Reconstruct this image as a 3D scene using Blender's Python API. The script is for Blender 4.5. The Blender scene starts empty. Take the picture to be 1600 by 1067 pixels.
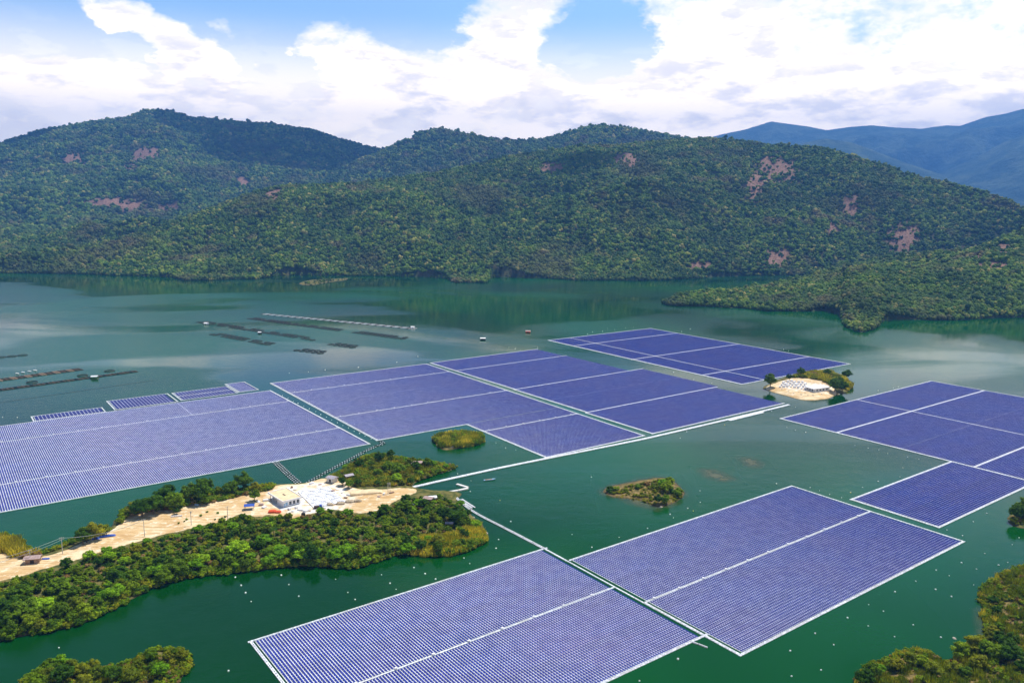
import bpy, math, random
import numpy as np
from mathutils import Matrix, Vector
random.seed(7); RNG = np.random.default_rng(11)
R = math.radians; PI = math.pi
SC = bpy.context.scene; COL = SC.collection

# ------------------------------------------------------------------ camera, sky, sun, exposure
F = 1258.84; PITCH = R(9.7009); ROLL = R(0.36023); CAMH = 200.0
cd = bpy.data.cameras.new('camera'); cam = bpy.data.objects.new('camera', cd); COL.objects.link(cam)
U = Vector((0, math.sin(PITCH), math.cos(PITCH))); FW = Vector((0, math.cos(PITCH), -math.sin(PITCH))); X = Vector((1, 0, 0))
right = X*math.cos(ROLL) + U*math.sin(ROLL); up = -X*math.sin(ROLL) + U*math.cos(ROLL)
M = Matrix.Identity(4)
for i in range(3):
    M[i][0] = right[i]; M[i][1] = up[i]; M[i][2] = -FW[i]
M[2][3] = CAMH
cam.matrix_world = M
cd.sensor_width = 36; cd.lens = F/1600*36; cd.clip_start = 1; cd.clip_end = 60000
SC.camera = cam
SC.view_settings.view_transform = 'Standard'; SC.view_settings.look = 'None'; SC.view_settings.gamma = 1
SC.view_settings.exposure = 0.30; SC.view_settings.use_curve_mapping = False
SC.render.engine = 'CYCLES'
cy = SC.cycles
cy.max_bounces = 6; cy.diffuse_bounces = 2; cy.glossy_bounces = 3; cy.transmission_bounces = 3; cy.volume_bounces = 0
cy.transparent_max_bounces = 6; cy.use_denoising = True; cy.caustics_reflective = False; cy.caustics_refractive = False
try: cy.denoiser = 'OPENIMAGEDENOISE'; cy.denoising_input_passes = 'RGB_ALBEDO_NORMAL'; cy.denoising_prefilter = 'ACCURATE'
except Exception: pass

SUN_EL = 62; SUN_AZ = 40       # azimuth clockwise from the view direction (+Y)
sd = bpy.data.lights.new('sun', 'SUN'); so = bpy.data.objects.new('sun', sd); COL.objects.link(so)
sd.energy = 5.0; sd.angle = R(0.53); sd.color = (1, 0.955, 0.88)
sv = Vector((math.sin(R(SUN_AZ))*math.cos(R(SUN_EL)), math.cos(R(SUN_AZ))*math.cos(R(SUN_EL)), math.sin(R(SUN_EL))))
so.rotation_euler = sv.to_track_quat('Z', 'Y').to_euler()

def ray(px, py):
    u = (px-800)/F; v = (533.5-py)/F
    d = FW + right*u + up*v
    return d
def P(px, py, z=0.0):
    d = ray(px, py); t = (z-CAMH)/d.z
    return Vector((d.x*t, d.y*t, z))
def PD(px, py, dist):
    d = ray(px, py); t = dist/math.hypot(d.x, d.y)
    return Vector((d.x*t, d.y*t, CAMH + d.z*t))

# ------------------------------------------------------------------ node helpers
class NT:
    def __init__(s, nt): s.nt = nt; s.n = nt.nodes; s.l = nt.links
    def add(s, t, **k):
        n = s.n.new(t)
        for a, b in k.items(): setattr(n, a, b)
        return n
    def put(s, sock, v):
        if isinstance(v, bpy.types.NodeSocket): s.l.new(v, sock)
        elif v is not None: sock.default_value = v
    def math(s, op, a, b=None, c=None, clamp=False):
        n = s.add('ShaderNodeMath', operation=op, use_clamp=clamp)
        s.put(n.inputs[0], a); s.put(n.inputs[1], b)
        if c is not None: s.put(n.inputs[2], c)
        return n.outputs[0]
    def vmath(s, op, a, b=None):
        n = s.add('ShaderNodeVectorMath', operation=op); s.put(n.inputs[0], a)
        if b is not None: s.put(n.inputs[1], b)
        return n.outputs[0]
    def mix(s, f, a, b, mode='MIX'):
        n = s.add('ShaderNodeMix', data_type='RGBA', blend_type=mode); n.clamp_factor = True
        s.put(n.inputs[0], f)
        for k, v in ((6, a), (7, b)):
            if isinstance(v, tuple) and len(v) == 3: v = v + (1,)
            s.put(n.inputs[k], v)
        return n.outputs[2]
    def noise(s, vec, scale, detail=3, rough=.55, dist=0, out=0):
        n = s.add('ShaderNodeTexNoise'); s.put(n.inputs['Vector'], vec)
        n.inputs['Scale'].default_value = scale; n.inputs['Detail'].default_value = detail
        n.inputs['Roughness'].default_value = rough; n.inputs['Distortion'].default_value = dist
        return n.outputs[out]
    def smooth(s, v, a, b, lo=0.0, hi=1.0):
        n = s.add('ShaderNodeMapRange', interpolation_type='SMOOTHSTEP'); s.put(n.inputs[0], v)
        n.inputs[1].default_value = a; n.inputs[2].default_value = b; n.inputs[3].default_value = lo; n.inputs[4].default_value = hi
        return n.outputs[0]
    def mapping(s, vec, scale):
        n = s.add('ShaderNodeMapping'); s.put(n.inputs[0], vec); n.inputs['Scale'].default_value = scale
        return n.outputs[0]
    def ramp(s, f, stops):
        n = s.add('ShaderNodeValToRGB'); s.put(n.inputs[0], f); e = n.color_ramp.elements
        while len(e) < len(stops): e.new(.5)
        for i, (p, c) in enumerate(stops): e[i].position = p; e[i].color = c + (1,)
        return n.outputs[0]

# world: Nishita sky with a broken cloud deck laid over it by direction
W = bpy.data.worlds.new('World'); SC.world = W; W.use_nodes = True; W.node_tree.nodes.clear()
w = NT(W.node_tree)
sky = w.add('ShaderNodeTexSky', sky_type='NISHITA', sun_disc=False, sun_elevation=R(SUN_EL), sun_rotation=R(SUN_AZ), altitude=200, air_density=1.0, dust_density=0.6, ozone_density=1.6)
tc = w.add('ShaderNodeTexCoord'); D = tc.outputs['Generated']
sx = w.add('ShaderNodeSeparateXYZ'); w.put(sx.inputs[0], D)
az = w.math('ARCTAN2', sx.outputs[0], sx.outputs[1]); el = w.math('ARCSINE', sx.outputs[2])
nv = w.mapping(D, (5.5, 5.5, 10))
wob1 = w.math('SUBTRACT', w.noise(nv, 2.2, 6, .58), .5)
wob2 = w.math('SUBTRACT', w.noise(w.vmath('ADD', nv, (7.3, 1.1, 4.0)), 2.2, 6, .58), .5)
wob3 = w.math('SUBTRACT', w.noise(w.vmath('ADD', nv, (2.3, 9.1, 1.0)), 6.5, 5, .6), .5)
azd = w.math('ADD', az, w.math('MULTIPLY', wob1, .14)); eld = w.math('ADD', el, w.math('ADD', w.math('MULTIPLY', wob2, .05), w.math('MULTIPLY', wob3, .014)))
def ell(px, py, wx, wy, amp, tilt=0.0, soft=1.0):
    d = ray(px, py); a0 = math.atan2(d.x, d.y); e0 = math.asin(d.z/d.length); ra, re = wx/F, wy/F
    da = w.math('SUBTRACT', azd, a0); de = w.math('SUBTRACT', eld, e0)
    if tilt: de = w.math('SUBTRACT', de, w.math('MULTIPLY', da, tilt))
    q = w.math('ADD', w.math('POWER', w.math('DIVIDE', da, ra), 2), w.math('POWER', w.math('DIVIDE', de, re), 2))
    return w.math('MULTIPLY', w.math('SUBTRACT', 1, q, clamp=True), amp)
cov = w.math('ADD', w.smooth(el, .20, .09, 0.02, .72), w.smooth(az, -.10, .25, 0.0, .52))
cov = w.math('SUBTRACT', cov, w.smooth(el, .27, .50, 0.0, 1.25))
cov = w.math('ADD', cov, w.math('MULTIPLY', wob1, 1.2)); cov = w.math('ADD', cov, w.math('MULTIPLY', wob3, 1.1))
for a in ((280, 78, 105, 44, .95, -.30), (165, 8, 62, 26, .7, -.2), (540, 72, 135, 52, .9, -.28), (365, 55, 34, 20, .5), (800, 35, 110, 62, .8), (770, 100, 60, 30, .5),
          (120, 120, 300, 45, .5), (660, 125, 230, 60, .7), (250, 30, 120, 20, .35), (1120, 70, 120, 70, .6), (70, 30, 160, 60, -.5), (430, 10, 200, 70, -.55), (930, 60, 95, 70, -1.0), (650, 40, 60, 60, -.35), (400, 130, 150, 26, -.25)):
    cov = w.math('ADD', cov, ell(*a))
cm = w.smooth(cov, .02, .85)
hz = w.smooth(el, .22, .11, 0.0, .92)
cm = w.math('MAXIMUM', cm, hz)
sh = w.noise(w.mapping(D, (5, 5, 15)), 2.6, 7, .62, .15)
shade = w.smooth(sh, .36, .56)
edge = w.smooth(cov, 1.25, .45)          # thin parts stay bright
shade = w.math('MAXIMUM', shade, w.math('MULTIPLY', edge, .75))
ccol = w.mix(shade, (7.0, 7.35, 8.6), (11.4, 11.4, 11.4))
skyc = w.mix(1.0, sky.outputs[0], w.mix(w.smooth(el, .26, .55), (1.5, 1.7, 1.8), (.75, .75, .66)), 'MULTIPLY')
ccol = w.mix(1.0, ccol, w.mix(w.smooth(el, .30, .12), (1, 1, 1), (2.45, 2.05, 1.48)), 'MULTIPLY')
full = w.mix(cm, skyc, ccol)
bg = w.add('ShaderNodeBackground'); w.put(bg.inputs[0], full); bg.inputs[1].default_value = 0.1
wo = w.add('ShaderNodeOutputWorld'); w.l.new(bg.outputs[0], wo.inputs[0])

# ------------------------------------------------------------------ materials
def mat(name, fn):
    m = bpy.data.materials.new(name); m.use_nodes = True; m.node_tree.nodes.clear()
    n = NT(m.node_tree); out = n.add('ShaderNodeOutputMaterial')
    n.l.new(fn(n), out.inputs[0]); return m
def princ(n, col, rough=.8, spec=.3, metal=0, normal=None, **k):
    b = n.add('ShaderNodeBsdfPrincipled')
    n.put(b.inputs['Base Color'], col + (1,) if isinstance(col, tuple) and len(col) == 3 else col)
    n.put(b.inputs['Roughness'], rough); n.put(b.inputs['Specular IOR Level'], spec); b.inputs['Metallic'].default_value = metal
    if normal is not None: n.put(b.inputs['Normal'], normal)
    for a, v in k.items(): n.put(b.inputs[a], v)
    return b.outputs[0]
def pos(n): return n.add('ShaderNodeNewGeometry').outputs['Position']
def bump(n, h, strength, dist=.1):
    b = n.add('ShaderNodeBump'); n.put(b.inputs['Height'], h); n.put(b.inputs['Strength'], strength); b.inputs['Distance'].default_value = dist
    return b.outputs[0]
def simple(name, c, rough=.7, var=.12, scale=.8, spec=.3, metal=0):
    def f(n):
        p = pos(n); v = n.noise(p, scale, 4, .6)
        c2 = tuple(x*(1-var*2.2) for x in c)
        return princ(n, n.mix(n.smooth(v, .35, .62), c2, c), rough, spec, metal)
    return mat(name, f)

def f_water(n):
    p = pos(n)
    m2 = n.mapping(p, (1, 1, 0))
    big = n.noise(n.mapping(p, (.0016, .0036, 0)), 1.0, 4, .5, 1.2)
    wind = n.smooth(big, .44, .56)
    rip = n.noise(m2, .55, 4, .65); rip2 = n.noise(m2, .09, 3, .6)
    h = n.math('ADD', n.math('MULTIPLY', rip, .5), n.math('MULTIPLY', rip2, 1.6))
    st = n.math('ADD', n.math('MULTIPLY', wind, .16), .05)
    nrm = bump(n, h, st, .8)
    tint = n.smooth(n.noise(m2, .0022, 3, .5), .36, .62)
    col = n.mix(tint, (.0004, .028, .002), (.0020, .070, .009))
    ro = n.math('ADD', n.math('MULTIPLY', wind, .16), .06)
    return princ(n, col, ro, .42, 0, nrm, IOR=1.33, **{'Specular Tint': (.55, 1, .62, 1)})
M_WATER = mat('lake_water', f_water)

def f_panel(n):
    oi = n.add('ShaderNodeObjectInfo'); g = n.add('ShaderNodeNewGeometry'); p = g.outputs['Position']
    isl = g.outputs['Random Per Island']
    a = n.noise(p, .03, 4, .6); b = n.noise(p, .3, 2, .5)
    c = n.mix(n.smooth(a, .38, .62), (.020, .043, .30), (.036, .043, .275))
    c = n.mix(n.math('MULTIPLY', isl, .35), c, (.012, .020, .14))
    c = n.mix(n.smooth(b, .5, .8, 0, .3), c, (.10, .10, .42))
    return princ(n, c, .45, .03)
M_PANEL = mat('solar_glass', f_panel)
def f_paneld(n):
    p = pos(n); a = n.noise(p, .08, 3, .6)
    return princ(n, n.mix(a, (.012, .018, .15), (.022, .024, .20)), .35, .08)
M_PANEL_D = mat('dark_solar_glass', f_paneld)
M_FLOAT = simple('white_float_plastic', (.80, .82, .86), .5, .13, .16)
def f_walk(n):
    p = pos(n); v = n.noise(p, .9, 2, .7); u = n.noise(p, .06, 3, .6)
    c = n.mix(n.smooth(v, .42, .60), (.50, .52, .56), (.80, .82, .85)); c = n.mix(n.smooth(u, .52, .66, 0, .45), c, (.52, .50, .46))
    return princ(n, c, .6, .2)
M_WALK = mat('walkway_plastic', f_walk)
M_FLOATD = simple('weathered_float_plastic', (.62, .63, .66), .6, .10, .2)
M_BLACK = simple('black_plastic_and_gap_shade', (.030, .026, .028), .6, .1)
M_RUST = simple('rusty_timber', (.11, .075, .055), .9, .2, 2)
M_CONC = simple('pale_concrete', (.74, .72, .68), .85, .08, .5)
M_WHITE = simple('white_wall_paint', (.84, .84, .86), .7, .04, .5)
M_YROOF = simple('yellow_roof_screed', (.80, .63, .38), .9, .08, .3)
M_GLASS = simple('dark_window_glass', (.03, .05, .08), .15, .1, 1, .6)
M_BLUE = simple('blue_tarp', (.035, .10, .45), .5, .12, 1.2)
M_LBLUE = simple('light_blue_paint', (.35, .55, .78), .5, .1, 1)
M_RED = simple('orange_red_tarp', (.75, .09, .02), .6, .12, 1)
M_TIN = simple('dusty_pink_tin', (.46, .33, .30), .6, .12, .8)
M_GTIN = simple('grey_lilac_tin', (.42, .38, .42), .55, .12, .8)
M_WOOD = simple('bare_timber', (.38, .25, .17), .9, .2, 2)
M_GREEN = simple('green_boards', (.05, .20, .05), .7, .1, 1)
M_ROCK = simple('pale_rock', (.55, .48, .40), .95, .2, .7)
M_SAND_OBJ = simple('heaped_gravel', (.50, .40, .27), .95, .2, .6)
M_POLE = simple('concrete_pole', (.50, .49, .46), .9, .06, 1)
M_CABLE = simple('aluminium_cable', (.55, .58, .56), .4, .05, 1, .5, .5)
M_TRUNK = simple('tree_bark', (.11, .08, .055), .95, .2, 1.5)
M_BUOY = simple('white_buoy_plastic', (.85, .87, .86), .4, .03, 1)
M_BUOYY = simple('yellow_buoy_plastic', (.80, .62, .12), .4, .03, 1)

def leafmat(name, dark, mid, light, trans=.28):
    def f(n):
        oi = n.add('ShaderNodeObjectInfo'); at = n.add('ShaderNodeAttribute', attribute_name='tint')
        r = oi.outputs['Random']
        c = n.ramp(r, ((0, dark), (.55, mid), (1, light)))
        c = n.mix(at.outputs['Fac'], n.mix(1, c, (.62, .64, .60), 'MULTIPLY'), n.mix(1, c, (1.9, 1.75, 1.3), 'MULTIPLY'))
        d = n.add('ShaderNodeBsdfPrincipled'); n.put(d.inputs['Base Color'], c); d.inputs['Roughness'].default_value = .65; d.inputs['Specular IOR Level'].default_value = .06
        t = n.add('ShaderNodeBsdfTranslucent'); n.put(t.inputs[0], n.mix(1, c, (1.25, 1.35, .55), 'MULTIPLY'))
        mx = n.add('ShaderNodeMixShader'); mx.inputs[0].default_value = trans
        n.l.new(d.outputs[0], mx.inputs[1]); n.l.new(t.outputs[0], mx.inputs[2]); return mx.outputs[0]
    return mat(name, f)
L_DARK = leafmat('dark_foliage', (.028, .080, .006), (.055, .125, .007), (.095, .165, .008))
L_MID = leafmat('mid_green_foliage', (.075, .150, .006), (.130, .220, .008), (.200, .280, .010))
L_BRIGHT = leafmat('bright_green_foliage', (.110, .250, .006), (.170, .330, .010), (.250, .400, .014))
L_OLIVE = leafmat('olive_foliage', (.10, .15, .008), (.17, .21, .010), (.26, .26, .014))
L_GOLD = leafmat('golden_grass_blades', (.27, .25, .022), (.42, .36, .035), (.60, .49, .070), .35)
L_DRY = leafmat('dry_brown_scrub', (.18, .11, .04), (.28, .18, .07), (.38, .27, .13))
def f_forest(n):
    oi = n.add('ShaderNodeObjectInfo'); p = pos(n); r = oi.outputs['Random']
    at = n.add('ShaderNodeAttribute', attribute_name='tint')
    c = n.ramp(r, ((0, (.016, .044, .006)), (.35, (.048, .106, .008)), (.65, (.082, .152, .011)), (.85, (.13, .19, .018)), (.95, (.19, .21, .035)), (1, (.32, .28, .09))))
    z = n.noise(p, .0035, 4, .62); c = n.mix(n.smooth(z, .50, .66, 0, .7), c, (.080, .080, .032))
    z2 = n.noise(p, .009, 3, .6); c = n.mix(n.smooth(z2, .56, .72, 0, .62), c, (.13, .085, .055))
    z3 = n.noise(p, .006, 3, .6); c = n.mix(n.smooth(z3, .56, .4, 0, .45), c, (.012, .040, .014))
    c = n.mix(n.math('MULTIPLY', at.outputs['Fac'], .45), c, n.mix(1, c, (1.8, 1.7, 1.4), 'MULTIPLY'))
    return princ(n, c, .8, .12)
M_FOREST = mat('hill_forest_foliage', f_forest)
def f_hill(n):
    p = pos(n); at = n.add('ShaderNodeAttribute', attribute_name='bare')
    a = n.noise(p, .02, 5, .65); b = n.noise(p, .15, 4, .7)
    c = n.mix(n.smooth(a, .4, .62), (.030, .055, .018), (.075, .075, .035))
    c = n.mix(at.outputs['Fac'], c, n.mix(n.smooth(b, .35, .6), (.12, .07, .05), (.29, .175, .13)))
    return princ(n, c, .95, .1, 0, bump(n, b, .6, 4))
M_HILL = mat('hill_soil', f_hill)
def f_far(n):
    p = pos(n); a = n.noise(p, .0022, 6, .7); b = n.noise(p, .012, 5, .7)
    c = n.mix(n.smooth(a, .42, .60), (.035, .070, .030), (.10, .14, .06))
    c = n.mix(n.smooth(b, .45, .65, 0, .6), c, (.020, .045, .022))
    return princ(n, c, .95, .1, 0, bump(n, b, 1.0, 60))
M_FAR = mat('far_range_forest', f_far)
def f_land(n):
    p = pos(n); at = n.add('ShaderNodeAttribute', attribute_name='sand'); bt = n.add('ShaderNodeAttribute', attribute_name='dry')
    a = n.noise(p, .25, 5, .65); b = n.noise(p, .05, 4, .6); t = n.noise(n.mapping(p, (.05, .35, 0)), 1, 4, .6, .6); q = n.noise(p, 1.4, 3, .6)
    g = n.mix(n.smooth(a, .35, .62), (.045, .065, .014), (.17, .15, .045))
    dr = n.mix(n.smooth(a, .40, .60), (.10, .085, .030), (.27, .19, .07))
    g = n.mix(bt.outputs['Fac'], g, dr)
    s = n.mix(n.smooth(b, .38, .62), (.62, .42, .20), (.80, .64, .40))
    s = n.mix(n.smooth(t, .46, .62, 0, .75), s, (.48, .29, .12)); s = n.mix(n.smooth(a, .52, .68, 0, .8), s, (.90, .80, .62))
    wt = n.add('ShaderNodeAttribute', attribute_name='white'); s = n.mix(n.math('MULTIPLY', wt.outputs['Fac'], n.smooth(a, .38, .60, .15, .9)), s, (.90, .86, .78))
    s = n.mix(n.smooth(q, .58, .70, 0, .55), s, (.36, .24, .12)); s = n.mix(n.smooth(n.noise(n.mapping(p, (.02, .9, 0)), 1, 2, .5, 1.5), .56, .64, 0, .5), s, (.42, .27, .12))
    e = n.math('ADD', at.outputs['Fac'], n.math('MULTIPLY', n.math('SUBTRACT', a, .5), .9))
    c = n.mix(n.smooth(e, .38, .58), g, s)
    sz = n.add('ShaderNodeSeparateXYZ'); n.put(sz.inputs[0], p)
    c = n.mix(n.smooth(sz.outputs[2], .55, .0, 0, .85), c, (.075, .055, .03))
    return princ(n, c, .95, .1, 0, bump(n, q, .5, .3))
M_LAND = mat('island_ground', f_land)
def f_shoal(n):
    p = pos(n); a = n.noise(p, .12, 5, .65)
    tr = n.add('ShaderNodeBsdfTransparent'); at = n.add('ShaderNodeAttribute', attribute_name='fade')
    b = princ(n, n.mix(n.smooth(a, .35, .65), (.045, .070, .018), (.10, .105, .035)), .35, .5)
    mx = n.add('ShaderNodeMixShader'); n.put(mx.inputs[0], n.math('MULTIPLY', at.outputs['Fac'], n.smooth(a, .30, .62, .35, .95)))
    n.l.new(tr.outputs[0], mx.inputs[1]); n.l.new(b, mx.inputs[2]); return mx.outputs[0]
M_SHOAL = mat('muddy_shallows', f_shoal)

# ------------------------------------------------------------------ object helpers
def link(name, me, parent=None, loc=None, rz=None):
    o = bpy.data.objects.new(name, me); COL.objects.link(o)
    if parent is not None: o.parent = parent
    if loc is not None: o.location = loc
    if rz is not None: o.rotation_euler.z = rz
    return o
def tag(o, label=None, cat=None, group=None, kind=None):
    if label: o['label'] = label
    if cat: o['category'] = cat
    if group: o['group'] = group
    if kind: o['kind'] = kind
    return o
def thing(name, label, cat, loc=(0, 0, 0), rz=0.0, group=None):
    o = link(name, None, None, loc, rz); o.empty_display_size = 1
    return tag(o, label, cat, group)
def npmesh(name, v, f, mats=(), mi=None, smooth=False, attrs=None):
    """v (n,3), f list/array of quads or tris (array (m,k))"""
    me = bpy.data.meshes.new(name); v = np.asarray(v, dtype=np.float32); f = np.asarray(f, dtype=np.int32)
    k = f.shape[1]; me.vertices.add(len(v)); me.vertices.foreach_set('co', v.ravel())
    me.loops.add(f.size); me.loops.foreach_set('vertex_index', f.ravel())
    me.polygons.add(len(f)); me.polygons.foreach_set('loop_start', np.arange(0, f.size, k, dtype=np.int32))
    try: me.polygons.foreach_set('loop_total', np.full(len(f), k, dtype=np.int32))
    except Exception: pass
    for m in mats: me.materials.append(m)
    if mi is not None: me.polygons.foreach_set('material_index', np.asarray(mi, dtype=np.int32))
    me.polygons.foreach_set('use_smooth', np.full(len(f), bool(smooth)))
    for an, av in (attrs or {}).items():
        a = me.attributes.new(an, 'FLOAT', 'POINT'); a.data.foreach_set('value', np.asarray(av, dtype=np.float32))
    me.update(calc_edges=True); me.validate(); return me
class MB:
    """collects shapes, all quads (tris repeat a vertex index -> kept in separate list)"""
    def __init__(s): s.v = []; s.f = []; s.m = []
    def quad(s, pts, m=0):
        i = len(s.v); s.v += [tuple(p) for p in pts]; s.f.append(tuple(range(i, i+len(pts)))); s.m.append(m)
    def hexa(s, b, t, m=0):
        i = len(s.v); s.v += [tuple(p) for p in b] + [tuple(p) for p in t]; n = len(b)
        s.f.append(tuple(i+n-1-k for k in range(n))); s.m.append(m)
        s.f.append(tuple(i+n+k for k in range(n))); s.m.append(m)
        for k in range(n):
            s.f.append((i+k, i+(k+1) % n, i+n+(k+1) % n, i+n+k)); s.m.append(m)
    def box(s, x0, x1, y0, y1, z0, z1, m=0):
        s.hexa([(x0, y0, z0), (x1, y0, z0), (x1, y1, z0), (x0, y1, z0)], [(x0, y0, z1), (x1, y0, z1), (x1, y1, z1), (x0, y1, z1)], m)
    def beam(s, a, b, wd, h, m=0):
        a = Vector(a); b = Vector(b); d = (b-a); d.normalize(); n = Vector((-d.y, d.x, 0))
        if n.length < 1e-4: n = Vector((1, 0, 0))
        n.normalize(); n *= wd/2; k = d.cross(n).normalized()*(h/2)
        s.hexa([a-n-k, a+n-k, a+n+k, a-n+k], [b-n-k, b+n-k, b+n+k, b-n+k], m)
    def lathe(s, prof, seg=8, m=0, c=(0, 0)):
        i = len(s.v)
        for (r, z) in prof:
            for k in range(seg): s.v.append((c[0]+r*math.cos(2*PI*k/seg), c[1]+r*math.sin(2*PI*k/seg), z))
        for a in range(len(prof)-1):
            for k in range(seg):
                q = (k+1) % seg; s.f.append((i+a*seg+k, i+a*seg+q, i+(a+1)*seg+q, i+(a+1)*seg+k)); s.m.append(m)
        s.f.append(tuple(i+(len(prof)-1)*seg+k for k in range(seg))); s.m.append(m)
    def ring(s, cx, cy, r, tr, z, seg=16, m=0):
        i = len(s.v)
        for k in range(seg):
            a = 2*PI*k/seg; ca, sa = math.cos(a), math.sin(a)
            for (dr, dz) in ((tr, 0), (0, tr), (-tr, 0), (0, -tr)): s.v.append((cx+(r+dr)*ca, cy+(r+dr)*sa, z+dz))
        for k in range(seg):
            q = (k+1) % seg
            for j in range(4):
                s.f.append((i+k*4+j, i+q*4+j, i+q*4+(j+1) % 4, i+k*4+(j+1) % 4)); s.m.append(m)
    def mesh(s, name, mats):
        me = bpy.data.meshes.new(name); me.from_pydata(s.v, [], s.f)
        for m in (mats if isinstance(mats, (list, tuple)) else [mats]): me.materials.append(m)
        me.polygons.foreach_set('material_index', s.m); me.update(); return me
    def build(s, name, mats, parent=None, loc=None, rz=None): return link(name, s.mesh(name, mats), parent, loc, rz)

# ------------------------------------------------------------------ noise in numpy
_PERM = np.random.default_rng(3).random((256, 256))
def vnoise(x, y):
    xi = np.floor(x).astype(int); yi = np.floor(y).astype(int); fx = x-xi; fy = y-yi
    fx = fx*fx*(3-2*fx); fy = fy*fy*(3-2*fy)
    a = _PERM[xi & 255, yi & 255]; b = _PERM[(xi+1) & 255, yi & 255]; c = _PERM[xi & 255, (yi+1) & 255]; d = _PERM[(xi+1) & 255, (yi+1) & 255]
    return (a*(1-fx)+b*fx)*(1-fy) + (c*(1-fx)+d*fx)*fy
def fbm(x, y, s, o=5, g=.5, off=0.0):
    r = np.zeros_like(x, dtype=float); a = 1.0; t = 0
    for i in range(o):
        r += a*vnoise(x/s+off+i*17.3, y/s+off*1.7+i*9.1); t += a; a *= g; s *= .5
    return r/t
def ridged(x, y, s, o=5, off=0.0):
    r = np.zeros_like(x, dtype=float); a = 1.0; t = 0
    for i in range(o):
        r += a*(1-np.abs(2*vnoise(x/s+off+i*17.3, y/s+off*1.7+i*9.1)-1)); t += a; a *= .5; s *= .5
    return r/t

# ------------------------------------------------------------------ water
wm = MB(); S = 26000
N = 26
vs = [(-S+2*S*i/N, -8000+(S+8000)*j/N, 0) for j in range(N+1) for i in range(N+1)]
fs = [(j*(N+1)+i, j*(N+1)+i+1, (j+1)*(N+1)+i+1, (j+1)*(N+1)+i) for j in range(N) for i in range(N)]
tag(link('water', npmesh('water', vs, fs, [M_WATER])), 'deep green reservoir water with pale wind streaks', kind='structure')

# ------------------------------------------------------------------ hills: one height field round the far shore
def layer(nodes, drop=8):
    a, z, d = [], [], []
    for (x, y, dist) in nodes:
        p = PD(x, y, dist); a.append(math.atan2(p.x, p.y)); z.append(p.z-drop); d.append(dist)
    return np.array(a), np.array(z), np.array(d)
def dist_y(x, y):
    p = P(x, y); return math.hypot(p.x, p.y)
SH = [(-500, 428), (-100, 427), (0, 427), (100, 428), (180, 430), (270, 433), (290, 438), (330, 438), (400, 436), (430, 431), (460, 429), (560, 431), (640, 432), (698, 435), (712, 442), (758, 442), (768, 433), (850, 435), (900, 438), (1000, 438), (1060, 437), (1120, 433), (1180, 431), (1240, 430), (1300, 430), (1400, 430), (1700, 425), (2100, 420)]
shA = np.array([math.atan2(P(x, y).x, P(x, y).y) for x, y in SH]); shD = np.array([dist_y(x, y) for x, y in SH])
LF = layer([(-500, 400, 2700), (0, 395, 2700), (150, 378, 2750), (250, 350, 2850), (380, 308, 3000), (440, 292, 3050), (560, 285, 3100), (700, 262, 3200), (820, 240, 3300), (900, 230, 3400), (1000, 222, 3450), (1060, 216, 3450), (1130, 213, 3450), (1200, 222, 3400), (1280, 228, 3350), (1340, 243, 3300), (1420, 268, 3250), (1500, 288, 3200), (1560, 305, 3150), (1600, 322, 3100), (1700, 352, 3000), (2100, 380, 2900)])
LM = layer([(380, 420, 5200), (500, 275, 5200), (560, 250, 5200), (592, 237, 5200), (615, 225, 5200), (640, 213, 5200), (660, 204, 5200), (690, 201, 5200), (740, 212, 5200), (790, 220, 5200), (845, 219, 5200), (880, 209, 5200), (910, 199, 5200), (940, 193, 5200), (985, 198, 5200), (1050, 210, 5200), (1100, 222, 5200), (1160, 250, 5200), (1250, 330, 5200), (1700, 400, 5200)])
LL = layer([(-600, 300, 6400), (-250, 285, 6400), (-100, 256, 6400), (0, 225, 6400), (60, 204, 6400), (110, 198, 6400), (150, 190, 6400), (200, 182, 6400), (225, 172, 6400), (245, 170, 6400), (270, 173, 6400), (300, 183, 6400), (360, 190, 6400), (420, 195, 6400), (480, 203, 6400), (560, 225, 6400), (620, 242, 6400), (700, 280, 6400), (800, 330, 6400), (1700, 400, 6400)])
EF = [(1024, 474, 476, -14, 5), (1034, 472, 474, 0, 12), (1045, 464, 477, 22, 40), (1060, 456, 478, 50, 100), (1090, 452, 478, 80, 170), (1140, 450, 481, 130, 300), (1160, 450, 482, 150, 340), (1200, 443, 486, 250, 480), (1260, 430, 486, 330, 620), (1290, 424, 485, 360, 800), (1312, 420, 491, 380, 1000), (1322, 418, 511, 420, 1200), (1345, 415, 520, 470, 1300), (1366, 413, 513, 460, 1400), (1380, 411, 501, 430, 1500), (1420, 409, 499, 440, 1500), (1480, 400, 501, 480, 1500), (1510, 388, 500, 520, 1500), (1550, 370, 497, 560, 1500), (1600, 350, 495, 620, 1500), (1700, 318, 492, 650, 1600), (2100, 290, 490, 650, 1600)]
eA = []; e0 = []; ec = []; eb = []; ez = []
for (x, yc, ys, dc, db) in EF:
    d0 = dist_y(x, ys); p = PD(x, yc, d0+dc); eA.append(math.atan2(P(x, ys).x, P(x, ys).y)); e0.append(d0); ec.append(d0+max(dc, 1)); eb.append(d0+db); ez.append(p.z-9 if dc > 0 else -1)
eA = np.array(eA)
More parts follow.
